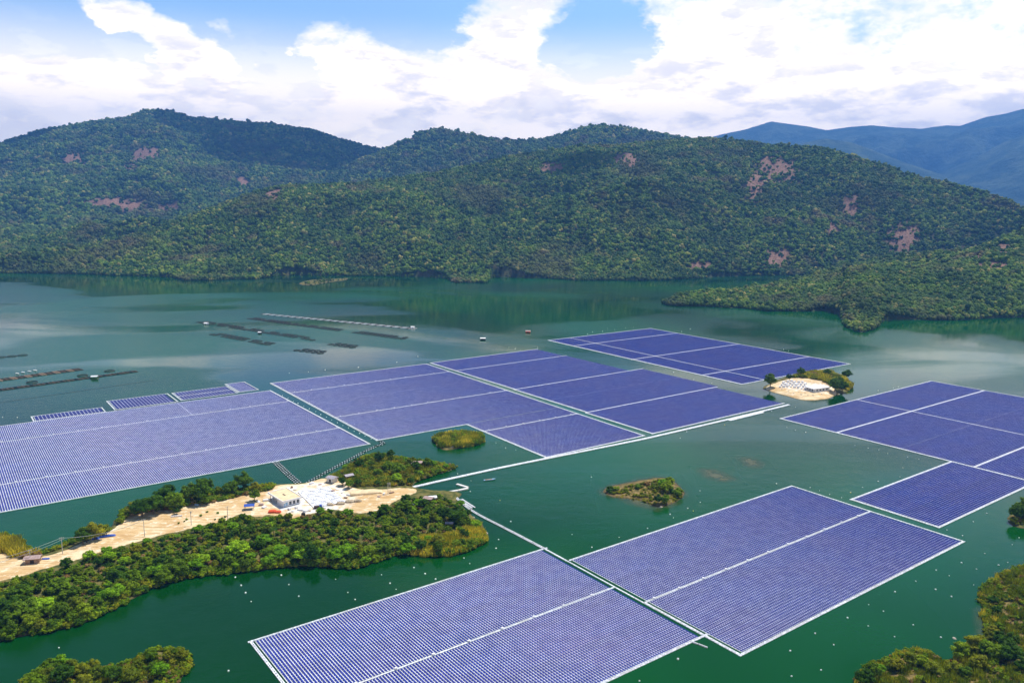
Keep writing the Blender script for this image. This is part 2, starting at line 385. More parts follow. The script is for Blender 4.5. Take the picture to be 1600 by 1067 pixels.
BARE = [(1212, 265, 46, 26), (1180, 285, 16, 34), (1412, 372, 34, 24), (1215, 402, 28, 16), (1330, 320, 16, 22), (232, 240, 30, 16), (205, 262, 18, 9), (115, 250, 26, 12), (430, 305, 20, 12), (975, 248, 30, 14), (860, 262, 24, 10), (180, 318, 60, 12), (270, 325, 26, 10), (1090, 415, 22, 8), (1300, 355, 14, 12), (1570, 390, 50, 12), (1520, 402, 40, 8), (640, 215, 14, 12), (700, 440, 14, 3), (1545, 415, 45, 9), (1460, 408, 30, 6), (720, 432, 18, 3), (380, 285, 14, 9)]
def project(x, y, z):
    zz = z-CAMH; fy = y*math.cos(PITCH)-zz*math.sin(PITCH); upp = y*math.sin(PITCH)+zz*math.cos(PITCH)
    u = x/fy; v = upp/fy; c, s = math.cos(ROLL), math.sin(ROLL)
    return 800+F*(c*u+s*v), 533.5-F*(-s*u+c*v)
def hill_height(A, Dd):
    x = Dd*np.sin(A); y = Dd*np.cos(A)
    d0 = np.interp(A, shA, shD) + (fbm(x, y, 120, 3)-.5)*40
    offs = np.linspace(-.06, .06, 9)
    dS = np.mean([np.interp(A+o, shA, shD) for o in offs], 0)+(fbm(x, y, 420, 2)-.5)*60
    zs = []; near = np.full(A.shape, 1.0)
    for (la, lz, ld), pw, back in ((LF, .92, .42), (LM, 2.1, .35), (LL, 1.9, .35)):
        zc = np.interp(A, la, lz); dc = np.interp(A, la, ld)
        t = (Dd-dS)/(dc-dS)
        z = np.where(t < 1, zc*np.clip(t, 0, 1)**pw, zc-(Dd-dc)*back)
        zs.append(z); near = np.minimum(near, np.clip(np.abs(Dd-dc)/450, .12, 1))
    z = np.maximum(np.maximum(zs[0], zs[1]), zs[2])
    rid = ridged(x+.3*y, y*.62, 820, 5, 3.1)-.62; fb = fbm(x, y, 170, 4, .5, 5.0)-.5
    amp = np.clip((Dd-np.maximum(d0, dS))/500, 0, 1)
    z = z + amp*near*(rid*300 + fb*75)
    z = np.where(Dd < d0, (Dd-d0)*.12, np.maximum(z, .8+(Dd-d0)*.05))
    # near spur on the right
    f0 = np.interp(A, eA, e0)+(fbm(x, y, 60, 3, .5, 9)-.5)*22; fc = np.maximum(np.interp(A, eA, ec), f0+3); fb_ = np.interp(A, eA, eb); zc = np.interp(A, eA, ez)
    fb_ = np.maximum(fb_, fc+5)
    fS = np.mean([np.maximum(np.interp(A+o, eA, e0), 0) for o in np.linspace(-.035, .035, 7)], 0); fS = np.minimum(fS, fc-4)
    t = (Dd-fS)/(fc-fS); tb = (Dd-fc)/(fb_-fc)
    ze = np.where(Dd < f0, (Dd-f0)*.15, np.where(t < 1, np.maximum(zc*np.clip(t, 0, 1)**.85, .8+(Dd-f0)*.05), zc*(1-np.clip(tb, 0, 3)**1.3)-np.clip(tb, 0, 1)*3))
    ne = np.clip(np.abs(Dd-fc)/200, .15, 1)*np.clip((Dd-f0)/150, 0, 1)*np.clip(zc/60, 0, 1)
    ze = ze + ne*(ridged(x, y, 260, 4, 1.0)-.6)*55
    ze = np.where((A < eA[0]) | (zc < 0), -20, ze)
    return np.maximum(z, ze)
na, nd = 620, 360
As = np.linspace(R(-46), R(46), na); Ds = 1330*(7200/1330)**np.linspace(0, 1, nd)
AA, DD = np.meshgrid(As, Ds); ZZ = hill_height(AA, DD)
XX = DD*np.sin(AA); YY = DD*np.cos(AA)
PX, PY = project(XX, YY, ZZ)
def bare_mask(px, py, x, y):
    b = np.zeros_like(px)
    for (cx, cy_, rx, ry) in BARE: b = np.maximum(b, np.exp(-((px-cx)/rx)**2-((py-cy_)/ry)**2))
    return np.clip((b + (fbm(x, y, 60, 4, .6, 2.0)-.5)*.9 - .25)*2.0, 0, 1)
BB = bare_mask(PX, PY, XX, YY)
idx = np.arange(na*nd).reshape(nd, na)
q = np.stack([idx[:-1, :-1], idx[:-1, 1:], idx[1:, 1:], idx[1:, :-1]], -1).reshape(-1, 4)
zf = ZZ.ravel()[q].max(1); q = q[zf > -6]
V = np.stack([XX, YY, ZZ], -1).reshape(-1, 3)
used = np.unique(q); remap = np.zeros(len(V), int); remap[used] = np.arange(len(used))
hme = npmesh('hills', V[used], remap[q], [M_HILL], None, True, {'bare': BB.ravel()[used]})
tag(link('hills', hme), 'forested hills rising from the far shore of the reservoir', kind='structure')

# far blue ranges (each its own height field)
def far_range(name, nodes, dc, d0, dn, label, seed, amp):
    la, lz, _ = layer([(x, y, dc) for x, y in nodes], 0)
    na, nd = 260, 110
    A, Dd = np.meshgrid(np.linspace(la[0], la[-1], na), np.linspace(d0, dn, nd))
    x = Dd*np.sin(A); y = Dd*np.cos(A); zc = np.interp(A, la, lz)
    t = (Dd-d0)/(dc-d0); z = np.where(t < 1, zc*np.clip(t, 0, 1)**1.05, zc-(Dd-dc)*.4)
    nr = np.clip(np.abs(Dd-dc)/3000, .015, 1)*np.clip(t*3, 0, 1)
    z = z + nr*((ridged(x, y, 2600, 5, seed)-.6)*amp + (fbm(x, y, 260, 4, .5, seed)-.5)*amp*.2)
    i = np.arange(na*nd).reshape(nd, na)
    q = np.stack([i[:-1, :-1], i[:-1, 1:], i[1:, 1:], i[1:, :-1]], -1).reshape(-1, 4)
    o = link(name, npmesh(name, np.stack([x, y, z], -1).reshape(-1, 3), q, [M_FAR], None, True)); tag(o, label, kind='structure')
far_range('mountain_range', [(950, 260), (1040, 240), (1100, 218), (1130, 210), (1165, 203), (1205, 190), (1240, 195), (1262, 198), (1292, 204), (1325, 199), (1360, 196), (1400, 200), (1440, 202), (1462, 198), (1480, 196), (1500, 197), (1540, 183), (1570, 178), (1600, 170), (1660, 160), (1800, 170), (2100, 200)], 16000, 11500, 18500, 'hazy blue mountain range beyond the right end of the green hills', 4.0, 1700)
far_range('mountain_spur', [(1150, 262), (1220, 232), (1262, 222), (1290, 216), (1330, 222), (1370, 236), (1420, 256), (1470, 272), (1520, 300), (1600, 330), (1800, 380), (2000, 400)], 11500, 8600, 13500, 'paler wooded spur in front of the blue mountain range', 8.0, 1000)
far_range('mountain_foothill', [(1380, 330), (1440, 285), (1480, 266), (1530, 243), (1570, 222), (1600, 212), (1660, 200), (1800, 190), (2100, 230)], 13000, 9800, 15000, 'blue foothill rising at the right below the mountain range', 12.0, 1000)

# ------------------------------------------------------------------ haze
hb = MB(); hb.box(-17000, 17000, -1500, 20500, -6, 2350)
def f_haze(n):
    v = n.add('ShaderNodeVolumePrincipled'); v.inputs['Color'].default_value = (.12, .37, 1, 1); v.inputs['Density'].default_value = 7.0e-5; v.inputs['Anisotropy'].default_value = .1
    return v.outputs[0]
hm = bpy.data.materials.new('thin_haze'); hm.use_nodes = True; hm.node_tree.nodes.clear(); _n = NT(hm.node_tree)
_o = _n.add('ShaderNodeOutputMaterial'); _n.l.new(f_haze(_n), _o.inputs['Volume'])
tag(hb.build('haze', hm), 'thin blue haze lying over the lake and hills', kind='stuff')

# ------------------------------------------------------------------ unseen clouds added overhead to shade parts of the hills
M_CLOUD = simple('cloud_vapour', (.86, .88, .92), 1.0, .02, .001, 0)
def cloud(label, x, y, z, sx, sy, n, seed):
    import bmesh
    b = bmesh.new(); bmesh.ops.create_icosphere(b, subdivisions=3, radius=1); v0 = np.array([q.co[:] for q in b.verts]); f0_ = np.array([[l.index for l in p.verts] for p in b.faces]); b.free()
    r_ = np.random.default_rng(seed); vs, fs, k = [], [], 0
    for i in range(n):
        cx, cy_ = r_.normal(0, .42, 2)*np.array([sx, sy]); rad = r_.uniform(.16, .38)*min(sx, sy)*1.3
        v = v0*np.array([rad*r_.uniform(1, 1.5), rad, rad*.45]); nz = fbm(v[:, 0]*1.0+cx+9000, v[:, 1]+cy_+9000+v[:, 2], rad*.7, 4)-.5; v = v*(1+nz[:, None]*.7)
        v[:, 2] = np.where(v[:, 2] < 0, v[:, 2]*.3, v[:, 2]); vs.append(v+np.array([cx, cy_, 0])); fs.append(f0_+k); k += len(v)
    tag(link('cloud', npmesh('cloud', np.vstack(vs), np.vstack(fs), [M_CLOUD], None, True), None, (x, y, z)), label, kind='stuff')
cloud('long unseen cumulus cloud shading the left mountain', -500, 6900, 2750, 1900, 900, 34, 1)
cloud('unseen cumulus cloud shading the far central peaks', 2100, 6700, 2800, 1000, 650, 16, 2)
cloud('small unseen cloud added to shade the green hills', 700, 4350, 2650, 420, 260, 9, 3)
cloud('small ragged unseen cloud added to shade the right hills', 2550, 4500, 2700, 480, 300, 9, 4)
# ------------------------------------------------------------------ crowns and instancing
ICO_V = None
def ico(sub):
    import bmesh
    b = bmesh.new(); bmesh.ops.create_icosphere(b, subdivisions=sub, radius=1)
    v = np.array([x.co[:] for x in b.verts]); f = np.array([[l.index for l in p.verts] for p in b.faces]); b.free(); return v, f
I1 = ico(1); I2 = ico(2)
def lump_crown(name, seed, m, k=5):
    r = np.random.default_rng(seed); vs, fs, ts = [], [], []; n = 0
    for i in range(k):
        c = r.normal(0, .42, 3); c[2] = abs(c[2])*.8+.35; rad = r.uniform(.42, .70)
        v = I2[0] if i < 2 else I1[0]; f = I2[1] if i < 2 else I1[1]
        v = v*(rad*(1+r.uniform(-.22, .22, (len(v), 1)))) + c
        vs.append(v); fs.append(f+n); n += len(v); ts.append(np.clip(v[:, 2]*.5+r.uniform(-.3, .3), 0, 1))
    return npmesh(name, np.vstack(vs), np.vstack(fs), [m], None, False, {'tint': np.concatenate(ts)})
def leaf_crown(name, seed, m, rad=4.0, h=5.0, base=2.0, clumps=26, per=48, leaf=.62, flat=.75, spread=1.0):
    """broad-leaf crown: leaf cards gathered in clumps over an uneven dome, with a rough inner mass"""
    r = np.random.default_rng(seed); vs, fs, ts = [], [], []; n = 0
    cs = []
    for i in range(clumps):
        th = r.uniform(0, 2*PI); u = r.uniform(-.25, 1) ; rr = math.sqrt(max(0, 1-u*u*.95))*rad*r.uniform(.62, 1.0)*spread
        cs.append((rr*math.cos(th), rr*math.sin(th), base+h*.42+u*h*.52*r.uniform(.8, 1.05), rad*r.uniform(.24, .40), r.uniform(0, 1)))
    for (x, y, z, cr, t) in cs:
        dirs = r.normal(0, 1, (per, 3)); dirs[:, 2] += .35; dirs /= np.linalg.norm(dirs, axis=1)[:, None]
        p = np.array([x, y, z]) + dirs*cr*r.uniform(.55, 1.1, (per, 1))*np.array([1, 1, flat])
        nn = dirs + np.array([0, 0, .35]) + r.normal(0, .38, (per, 3)); nn /= np.linalg.norm(nn, axis=1)[:, None]
        a = np.cross(nn, r.normal(0, 1, (per, 3))); a /= np.linalg.norm(a, axis=1)[:, None]; b = np.cross(nn, a)
        s = leaf*r.uniform(.6, 1.25, (per, 1)); a = a*s*.5; b = b*s*.36
        vs.append(np.stack([p-a, p-b, p+a, p+b], 1).reshape(-1, 3)); fs.append(np.arange(per*4).reshape(-1, 4)+n); n += per*4
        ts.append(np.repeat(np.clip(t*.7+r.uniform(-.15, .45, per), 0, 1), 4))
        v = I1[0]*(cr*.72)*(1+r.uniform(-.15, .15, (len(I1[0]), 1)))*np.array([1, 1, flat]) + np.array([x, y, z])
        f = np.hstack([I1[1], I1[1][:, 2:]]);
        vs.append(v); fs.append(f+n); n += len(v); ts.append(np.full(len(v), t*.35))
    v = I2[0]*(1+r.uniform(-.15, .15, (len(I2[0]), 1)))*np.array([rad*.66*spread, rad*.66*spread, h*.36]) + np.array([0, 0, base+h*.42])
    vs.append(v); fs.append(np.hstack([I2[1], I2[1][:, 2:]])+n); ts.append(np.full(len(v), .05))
    V = np.vstack(vs); Fq = np.vstack(fs); me = bpy.data.meshes.new(name)
    faces = [tuple(q) if q[2] != q[3] else tuple(q[:3]) for q in Fq.tolist()]
    me.from_pydata(V.tolist(), [], faces); me.materials.append(m)
    a = me.attributes.new('tint', 'FLOAT', 'POINT'); a.data.foreach_set('value', np.concatenate(ts).astype(np.float32)); me.update(); return me
def blade_clump(name, seed, m, n=110, rad=1.8, h=2.6, wd=.14):
    r = np.random.default_rng(seed); vs, fs, ts = [], [], []
    for i in range(n):
        th = r.uniform(0, 2*PI); rr = rad*math.sqrt(r.uniform()); x, y = rr*math.cos(th), rr*math.sin(th)
        hh = h*r.uniform(.55, 1.1)*(1-.25*rr/rad); lean = r.uniform(.1, .55)*(.4+rr/rad); la = th+r.normal(0, .8); pa = r.uniform(0, PI)
        dx, dy = math.cos(pa)*wd, math.sin(pa)*wd; lx, ly = math.cos(la)*lean*hh*.6, math.sin(la)*lean*hh*.6
        k = len(vs); vs += [(x-dx, y-dy, 0), (x+dx, y+dy, 0), (x+lx*.4+dx*.8, y+ly*.4+dy*.8, hh*.6), (x+lx*.4-dx*.8, y+ly*.4-dy*.8, hh*.6), (x+lx+dx*.3, y+ly+dy*.3, hh*.97), (x+lx-dx*.3, y+ly-dy*.3, hh*.97)]
        fs += [(k, k+1, k+2, k+3), (k+3, k+2, k+4, k+5)]; t = r.uniform(0, 1); ts += [t*.3, t*.3, t*.7, t*.7, t, t]
    return npmesh(name, vs, fs, [m], None, False, {'tint': ts})
def trunk_mesh(name, seed, h=4.5, r0=.28, limbs=4, spread=2.0):
    r = random.Random(seed); b = MB()
    def tube(p, q, ra, rb):
        p = Vector(p); q = Vector(q); d = (q-p).normalized(); n = d.orthogonal().normalized(); k = d.cross(n)
        B = [p+(n*math.cos(a)+k*math.sin(a))*ra for a in [2*PI*i/6 for i in range(6)]]; T = [q+(n*math.cos(a)+k*math.sin(a))*rb for a in [2*PI*i/6 for i in range(6)]]
        b.hexa(B, T)
    x, y = r.uniform(-.3, .3), r.uniform(-.3, .3)
    tube((0, 0, -.6), (x*.6, y*.6, h*.45), r0, r0*.75); tube((x*.6, y*.6, h*.44), (x, y, h), r0*.74, r0*.35)
    for i in range(limbs):
        a = 2*PI*i/limbs+r.uniform(-.4, .4); z = h*r.uniform(.4, .6)
        tube((x*.6, y*.6, z), (x+math.cos(a)*spread*r.uniform(.6, 1), y+math.sin(a)*spread*r.uniform(.6, 1), z+h*r.uniform(.35, .55)), r0*.4, r0*.14)
    return b.mesh(name, M_TRUNK)
def palm_crown(name, seed, m, fr=16, L=3.4):
    r = np.random.default_rng(seed); b = MB()
    for i in range(fr):
        a = 2*PI*i/fr+r.uniform(-.15, .15); e = r.uniform(-.1, 1.0); pts = []
        for k in range(7):
            t = k/6; rr = L*t*math.cos(e*.6)*(1-.1*t); z = L*(math.sin(e)*t-(.75+.2*r.uniform())*t*t*.9); pts.append((rr*math.cos(a), rr*math.sin(a), z))
        n = (-math.sin(a), math.cos(a))
        for k in range(6):
            for sg in (-1, 1):
                w0 = .55*math.sin(PI*(.15+.8*k/6))*sg; w1 = .55*math.sin(PI*(.15+.8*(k+1)/6))*sg; p, q2 = pts[k], pts[k+1]
                b.quad([p, (q2[0]*.5+p[0]*.5, q2[1]*.5+p[1]*.5, (p[2]+q2[2])/2), (q2[0]+n[0]*w1, q2[1]+n[1]*w1, q2[2]-abs(w1)*.35), (p[0]+n[0]*w0, p[1]+n[1]*w0, p[2]-abs(w0)*.35)])
    me = b.mesh(name, m); a = me.attributes.new('tint', 'FLOAT', 'POINT'); a.data.foreach_set('value', r.uniform(0, .8, len(me.vertices)).astype(np.float32)); return me

def scatter(name, pts, scl, variants, label, seed=0, zs=None, align=None):
    """points -> instances of one of the variants (a stuff object: nobody could count it)"""
    me = bpy.data.meshes.new(name); n = len(pts); me.vertices.add(n); me.vertices.foreach_set('co', np.asarray(pts, dtype=np.float32).ravel())
    r = np.random.default_rng(seed)
    a = me.attributes.new('scl', 'FLOAT', 'POINT'); a.data.foreach_set('value', np.asarray(scl, dtype=np.float32))
    a = me.attributes.new('rot', 'FLOAT', 'POINT'); a.data.foreach_set('value', r.uniform(0, 2*PI, n).astype(np.float32))
    a = me.attributes.new('idx', 'INT', 'POINT'); a.data.foreach_set('value', r.integers(0, len(variants), n).astype(np.int32))
    o = link(name, me); tag(o, label, kind='stuff')
    c = bpy.data.collections.new(name+'_variants')
    for i, vm in enumerate(variants):
        vo = bpy.data.objects.new('%s_variant_%02d' % (name, i), vm); c.objects.link(vo)
    g = bpy.data.node_groups.new(name+'_nodes', 'GeometryNodeTree')
    g.interface.new_socket('Geometry', in_out='INPUT', socket_type='NodeSocketGeometry'); g.interface.new_socket('Geometry', in_out='OUTPUT', socket_type='NodeSocketGeometry')
    N = g.nodes; L = g.links; gi = N.new('NodeGroupInput'); go = N.new('NodeGroupOutput')
    ci = N.new('GeometryNodeCollectionInfo'); ci.inputs[0].default_value = c; ci.inputs['Separate Children'].default_value = True; ci.inputs['Reset Children'].default_value = True
    ip = N.new('GeometryNodeInstanceOnPoints'); ip.inputs['Pick Instance'].default_value = True
    def at(nm, ty):
        x = N.new('GeometryNodeInputNamedAttribute'); x.data_type = ty; x.inputs[0].default_value = nm; return x.outputs['Attribute']
    cx = N.new('ShaderNodeCombineXYZ'); L.new(at('rot', 'FLOAT'), cx.inputs[2]); er = N.new('FunctionNodeEulerToRotation'); L.new(cx.outputs[0], er.inputs[0])
    L.new(gi.outputs[0], ip.inputs['Points']); L.new(ci.outputs[0], ip.inputs['Instance']); L.new(at('idx', 'INT'), ip.inputs['Instance Index'])
    L.new(er.outputs[0], ip.inputs['Rotation']); L.new(at('scl', 'FLOAT'), ip.inputs['Scale']); L.new(ip.outputs[0], go.inputs[0])
    md = o.modifiers.new('scatter', 'NODES'); md.node_group = g
    return o

# forest over the hills
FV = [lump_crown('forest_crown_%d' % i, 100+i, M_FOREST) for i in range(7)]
def forest_points(n, d_lo, d_hi, a_lo, a_hi, seed):
    r = np.random.default_rng(seed); d = np.sqrt(r.uniform(d_lo**2, d_hi**2, n)); a = r.uniform(a_lo, a_hi, n)
    z = hill_height(a, d); x = d*np.sin(a); y = d*np.cos(a); px, py = project(x, y, z); b = bare_mask(px, py, x, y)
    k = (z > .5) & (r.uniform(0, 1, n) > b*.93); return np.stack([x, y, z], -1)[k], d[k]
p1, d1 = forest_points(100000, 1400, 2300, R(2), R(44), 1)
p2, d2 = forest_points(150000, 1960, 3650, R(-40), R(40), 2)
p3, d3 = forest_points(110000, 3650, 6560, R(-40), R(24), 3)
rr = np.random.default_rng(4)
def fs_(p, base): return base*rr.uniform(.45, 1.5, len(p))*(1+.5*(rr.uniform(0, 1, len(p)) > .94))
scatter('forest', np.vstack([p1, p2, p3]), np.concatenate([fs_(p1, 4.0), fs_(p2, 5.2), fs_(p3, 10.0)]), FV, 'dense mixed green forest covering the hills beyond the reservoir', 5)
# a scrubby fringe just at the hills' water line
aa = rr.uniform(R(-40), R(40), 9000); base_d = np.interp(aa, shA, shD); dd_ = base_d+rr.uniform(-30, 60, 9000)
zz = hill_height(aa, dd_); k = (zz > -.5) & (zz < 12)
scatter('shore_scrub', np.stack([dd_*np.sin(aa), dd_*np.cos(aa), zz], -1)[k], rr.uniform(3.2, 6.5, k.sum()), FV, 'bushes crowding the far water line below the hills', 6)
# ------------------------------------------------------------------ floating solar arrays
K = CAMH/120.0; PITCHR = 1.474; PNL = 1.9
def row_mesh(n, name='panel_row', detail=True):
    """one row: white walkway floats on the near side, panels on float bodies behind it"""
    b = MB(); L = n*PNL
    b.box(0, L, .0, .33, -.12, .21, 1); b.box(.01, L-.01, .335, 1.34, -.12, .06, 2)  # black box below the panels stands in for the shade in the gaps
    hi, lo = .38, .37
    for i in range(n):
        x0 = i*PNL+.04; x1 = x0+PNL-.10
        t = [(x0, .56, hi), (x1, .56, hi), (x1, 1.38, lo), (x0, 1.38, lo)]; bt = [(x, y, z-.045) for x, y, z in t]
        if detail: b.hexa(bt, t, 0)
        else:
            b.quad(t, 0)
            b.quad([bt[0], bt[1], t[1], t[0]], 0)
    if detail:
        for i in range(n+1):
            x = min(max(i*PNL, .28), L-.28); b.box(x-.20, x+.20, .336, 1.33, .062, .30, 1)
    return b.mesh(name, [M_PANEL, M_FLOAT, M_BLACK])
def dark_row(n):
    b = MB(); L = n*PNL; b.box(0, L, .0, .34, -.12, .24, 1)
    for i in range(n):
        x0 = i*PNL+.03; x1 = x0+PNL-.06
        for y0, z0_ in ((.5, .28), (1.72, .39)):
            t = [(x0, y0, z0_), (x1, y0, z0_), (x1, y0+1.16, z0_+.1), (x0, y0+1.16, z0_+.1)]; b.hexa([(x, y, z-.045) for x, y, z in t], t, 0)
    return b.mesh('dark_panel_row', [M_PANEL_D, M_FLOAT])
_rowcache = {}
def get_row(n, dark=False):
    if dark:
        if ('d', n) not in _rowcache: _rowcache[('d', n)] = dark_row(n)
        return _rowcache[('d', n)]
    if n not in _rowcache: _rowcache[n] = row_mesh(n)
    return _rowcache[n]
def ladder(b, x0, x1, y0, y1, wd=1.5, axis='x', m=0, rung=1.9, solid=False):
    """walkway made of two rails of floats and rungs"""
    if solid: b.box(x0, x1, y0, y1, -.12, .34, m); return
    if axis == 'x':
        b.box(x0, x1, y0, y0+wd*.36, -.12, .34, m); b.box(x0, x1, y1-wd*.36, y1, -.12, .34, m); n = int((x1-x0)/rung)
        for i in range(n+1): x = x0+i*rung; b.box(x, min(x+rung*.5, x1), y0+wd*.36+.003, y1-wd*.36-.003, -.12, .33, m)
    else:
        b.box(x0, x0+wd*.36, y0, y1, -.12, .34, m); b.box(x1-wd*.36, x1, y0, y1, -.12, .34, m); n = int((y1-y0)/rung)
        for i in range(n+1): y = y0+i*rung; b.box(x0+wd*.36+.003, x1-wd*.36-.003, y, min(y+rung*.5, y1), -.12, .33, m)
def st(px, py, yaw):
    p = P(px, py); return (p.x*math.sin(yaw)+p.y*math.cos(yaw), p.x*math.cos(yaw)-p.y*math.sin(yaw))
def island(name, label, yawdeg, secs, awalk, bwalk, group, nobj=300, dark=False, boxes=True, detail_rest=True):
    """secs: (s0,s1,t0,t1) in units of camera height/120; awalk: (t,s0,s1,w) walkways along s; bwalk: (s,t0,t1,w[,solid]) along t"""
    yaw = R(yawdeg); s00 = min(a[0] for a in secs)*K; t00 = min(a[2] for a in secs)*K
    A = Vector((math.sin(yaw), math.cos(yaw), 0)); B = Vector((math.cos(yaw), -math.sin(yaw), 0)); o = A*s00+B*t00
    root = thing(name, label, 'solar array', o, -yaw, group)
    rows = []
    for (s0, s1, t0, t1) in secs:
        s0, s1, t0, t1 = s0*K, s1*K, t0*K, t1*K; n = max(1, round((t1-t0-.1)/PNL)); off = .05
        PR = 3.15 if dark else PITCHR; ns = int((s1-s0-.4)/PR)
        for i in range(ns):
            rows.append((t0+off-t00, s0+.3+i*PR-s00, n, (t1-t0-.1)/(n*PNL)))
    def inview(r):
        best = 0
        for f in (0, .5, 1):
            p = o+B*(r[0]+f*r[2]*PNL)+A*r[1]; px, py = project(p.x, p.y, .4)
            if -60 < px < 1660 and py < 1120 and p.y > 100: best = max(best, 1/p.length)
        return best
    rows.sort(key=lambda r: -inview(r))
    for r in rows[:nobj]:
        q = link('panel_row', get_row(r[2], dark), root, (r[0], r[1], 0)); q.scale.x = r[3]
    rest = rows[nobj:]
    if rest:
        vs, fs, mi = [], [], []; n0 = 0; cache = {}
        for r in rest:
            if r[2] not in cache:
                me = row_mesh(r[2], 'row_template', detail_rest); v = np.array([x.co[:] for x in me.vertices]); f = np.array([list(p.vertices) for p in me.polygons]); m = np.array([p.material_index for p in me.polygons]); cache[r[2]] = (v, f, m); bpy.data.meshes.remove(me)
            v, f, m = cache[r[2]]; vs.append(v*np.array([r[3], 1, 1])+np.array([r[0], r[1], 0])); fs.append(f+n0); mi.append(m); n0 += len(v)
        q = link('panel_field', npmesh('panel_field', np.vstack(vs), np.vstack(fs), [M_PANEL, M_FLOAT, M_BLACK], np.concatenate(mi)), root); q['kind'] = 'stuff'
    awalk = [(a_[0], a_[1], a_[2], max(1.0, a_[3]*.8)) for a_ in awalk]; bwalk = [(a_[0], a_[1], a_[2], max(.8, a_[3]*.8)) for a_ in bwalk]
    for ti, (t, s0, s1, wd) in enumerate(awalk):
        b = MB(); y0, y1 = s0*K-s00, s1*K-s00; x = t*K-t00; ladder(b, x-wd/2, x+wd/2, y0-.6, y1+.6, wd, 'y', 0, 1.47, wd < 1.2)
        b.build('walkway', [M_WALK], root)
        if boxes and 0 < ti < len(awalk)-1 and t not in (-136.4, -195.8, -364.0):
            y = y0+6
            while y < y1:
                bx = MB(); bx.box(x-.4, x+.4, y-.45, y+.45, .345, 1.05, 0); bx.box(x-.5, x+.5, y-.55, y+.55, 1.053, 1.12, 0); bx.build('combiner_box', [M_WHITE], root); y += 19
    for i, wk in enumerate(bwalk):
        s, t0, t1, wd = wk[:4]; b = MB(); x0, x1 = t0*K-t00, t1*K-t00; y = s*K-s00; z = .004*(i+1)
        b.box(x0, x1, y-wd/2, y-wd/2+wd*.36, -.12, .34+z, 0) if wd >= 1.2 else b.box(x0, x1, y-wd/2, y+wd/2, -.12, .34+z, 0)
        if wd >= 1.2:
            b.box(x0, x1, y+wd/2-wd*.36, y+wd/2, -.12, .34+z, 0); n = int((x1-x0)/1.9)
            for j in range(n+1): x = x0+j*1.9; b.box(x, min(x+.95, x1), y-wd*.14+.003, y+wd*.14-.003, -.12, .33+z, 0)
        b.build('walkway', [M_WALK], root)
    return root
GA = 'floating solar arrays moored on the lake'
island('solar_array', 'nearest floating solar array, two staggered halves reaching the bottom edge', 53.43,
       [(65.8, 168.6, -207.6, -173.1), (65.8, 168.6, -172.1, -136.9), (170.9, 296.2, -195.2, -160.3), (170.9, 296.2, -159.3, -124.6)],
       [(-208.2, 64.6, 170.2, 1.5), (-172.6, 64.6, 169, 1.3), (-136.4, 64.6, 170.4, 1.7), (-195.8, 170.6, 297, 1.6), (-159.8, 170.2, 297, 1.5), (-124.0, 169.4, 297, 1.7)],
       [(65.0, -208, -136.5, 1.7), (169.3, -208, -196, 1.4), (169.35, -195.9, -159.8, .9), (169.6, -159.6, -124.2, 1.9), (296.9, -195.5, -124.2, 1.6)], GA, 300)
island('solar_array', 'floating solar array at the right edge with a square block jutting towards the camera', 53.46,
       [(389.4, 466.6, -266.4, -232.4), (467.3, 561, -266.4, -232.4), (389.4, 466.6, -231.4, -196.8), (389.4, 466.6, -196.8, -162.1), (467.3, 561, -231.4, -196.8), (467.3, 561, -196.8, -162.1), (389.4, 466.6, -161.1, -126), (467.3, 561, -161.1, -126), (303.4, 387.8, -171.2, -136.4)],
       [(-267, 388.6, 561.6, 1.7), (-232, 388.6, 561.6, 2.6), (-161.6, 388.6, 561.6, 2.4), (-171.7, 302.4, 388.2, 2.0), (-135.9, 302.4, 388.2, 1.8), (-125.6, 388.6, 561.6, 1.8)],
       [(388.7, -267, -125.6, 1.9), (466.95, -266.5, -125.8, 1.0), (561.5, -267, -125.6, 1.6), (302.7, -171.6, -136, 1.9)], GA, 300, boxes=False)
island('solar_array', 'large pale floating solar array cut by the left edge of the picture', 53.81,
       [(-14, 173, -501.2, -467.6), (-14, 173, -466.6, -430.6), (-14, 173, -430.6, -395.2), (-14, 173, -394.2, -359.1)],
       [(-501.7, -14, 173.8, 1.7), (-467.1, -14, 173.8, 1.5), (-394.7, -14, 173.8, 1.6), (-358.6, -14, 173.8, 1.8)],
       [(173.7, -501.9, -358.5, 2.0), (116.5, -501, -467.5, 1.4)], GA, 300)
island('solar_array', 'middle floating solar array with a notch beside the reed islet', 54.44,
       [(176.4, 294.6, -524, -490.4), (176.4, 294.6, -489.4, -454.8), (176.4, 294.6, -454.8, -418.6), (176.4, 294.6, -417.6, -364.5), (230.4, 294.6, -364, -347.6), (230.4, 294.6, -346.6, -293.3)],
       [(-524.5, 175.6, 295.4, 1.9), (-489.9, 175.6, 295.4, 1.6), (-418.1, 175.6, 295.4, 1.6), (-364.0, 175.4, 230, 1.9), (-347.1, 229.6, 295.4, 1.8), (-292.8, 229.6, 295.4, 2.2)],
       [(175.7, -524.8, -363.8, 2.0), (229.8, -363.9, -292.7, 2.0), (295.2, -524.6, -292.6, 1.9)], GA, 300)
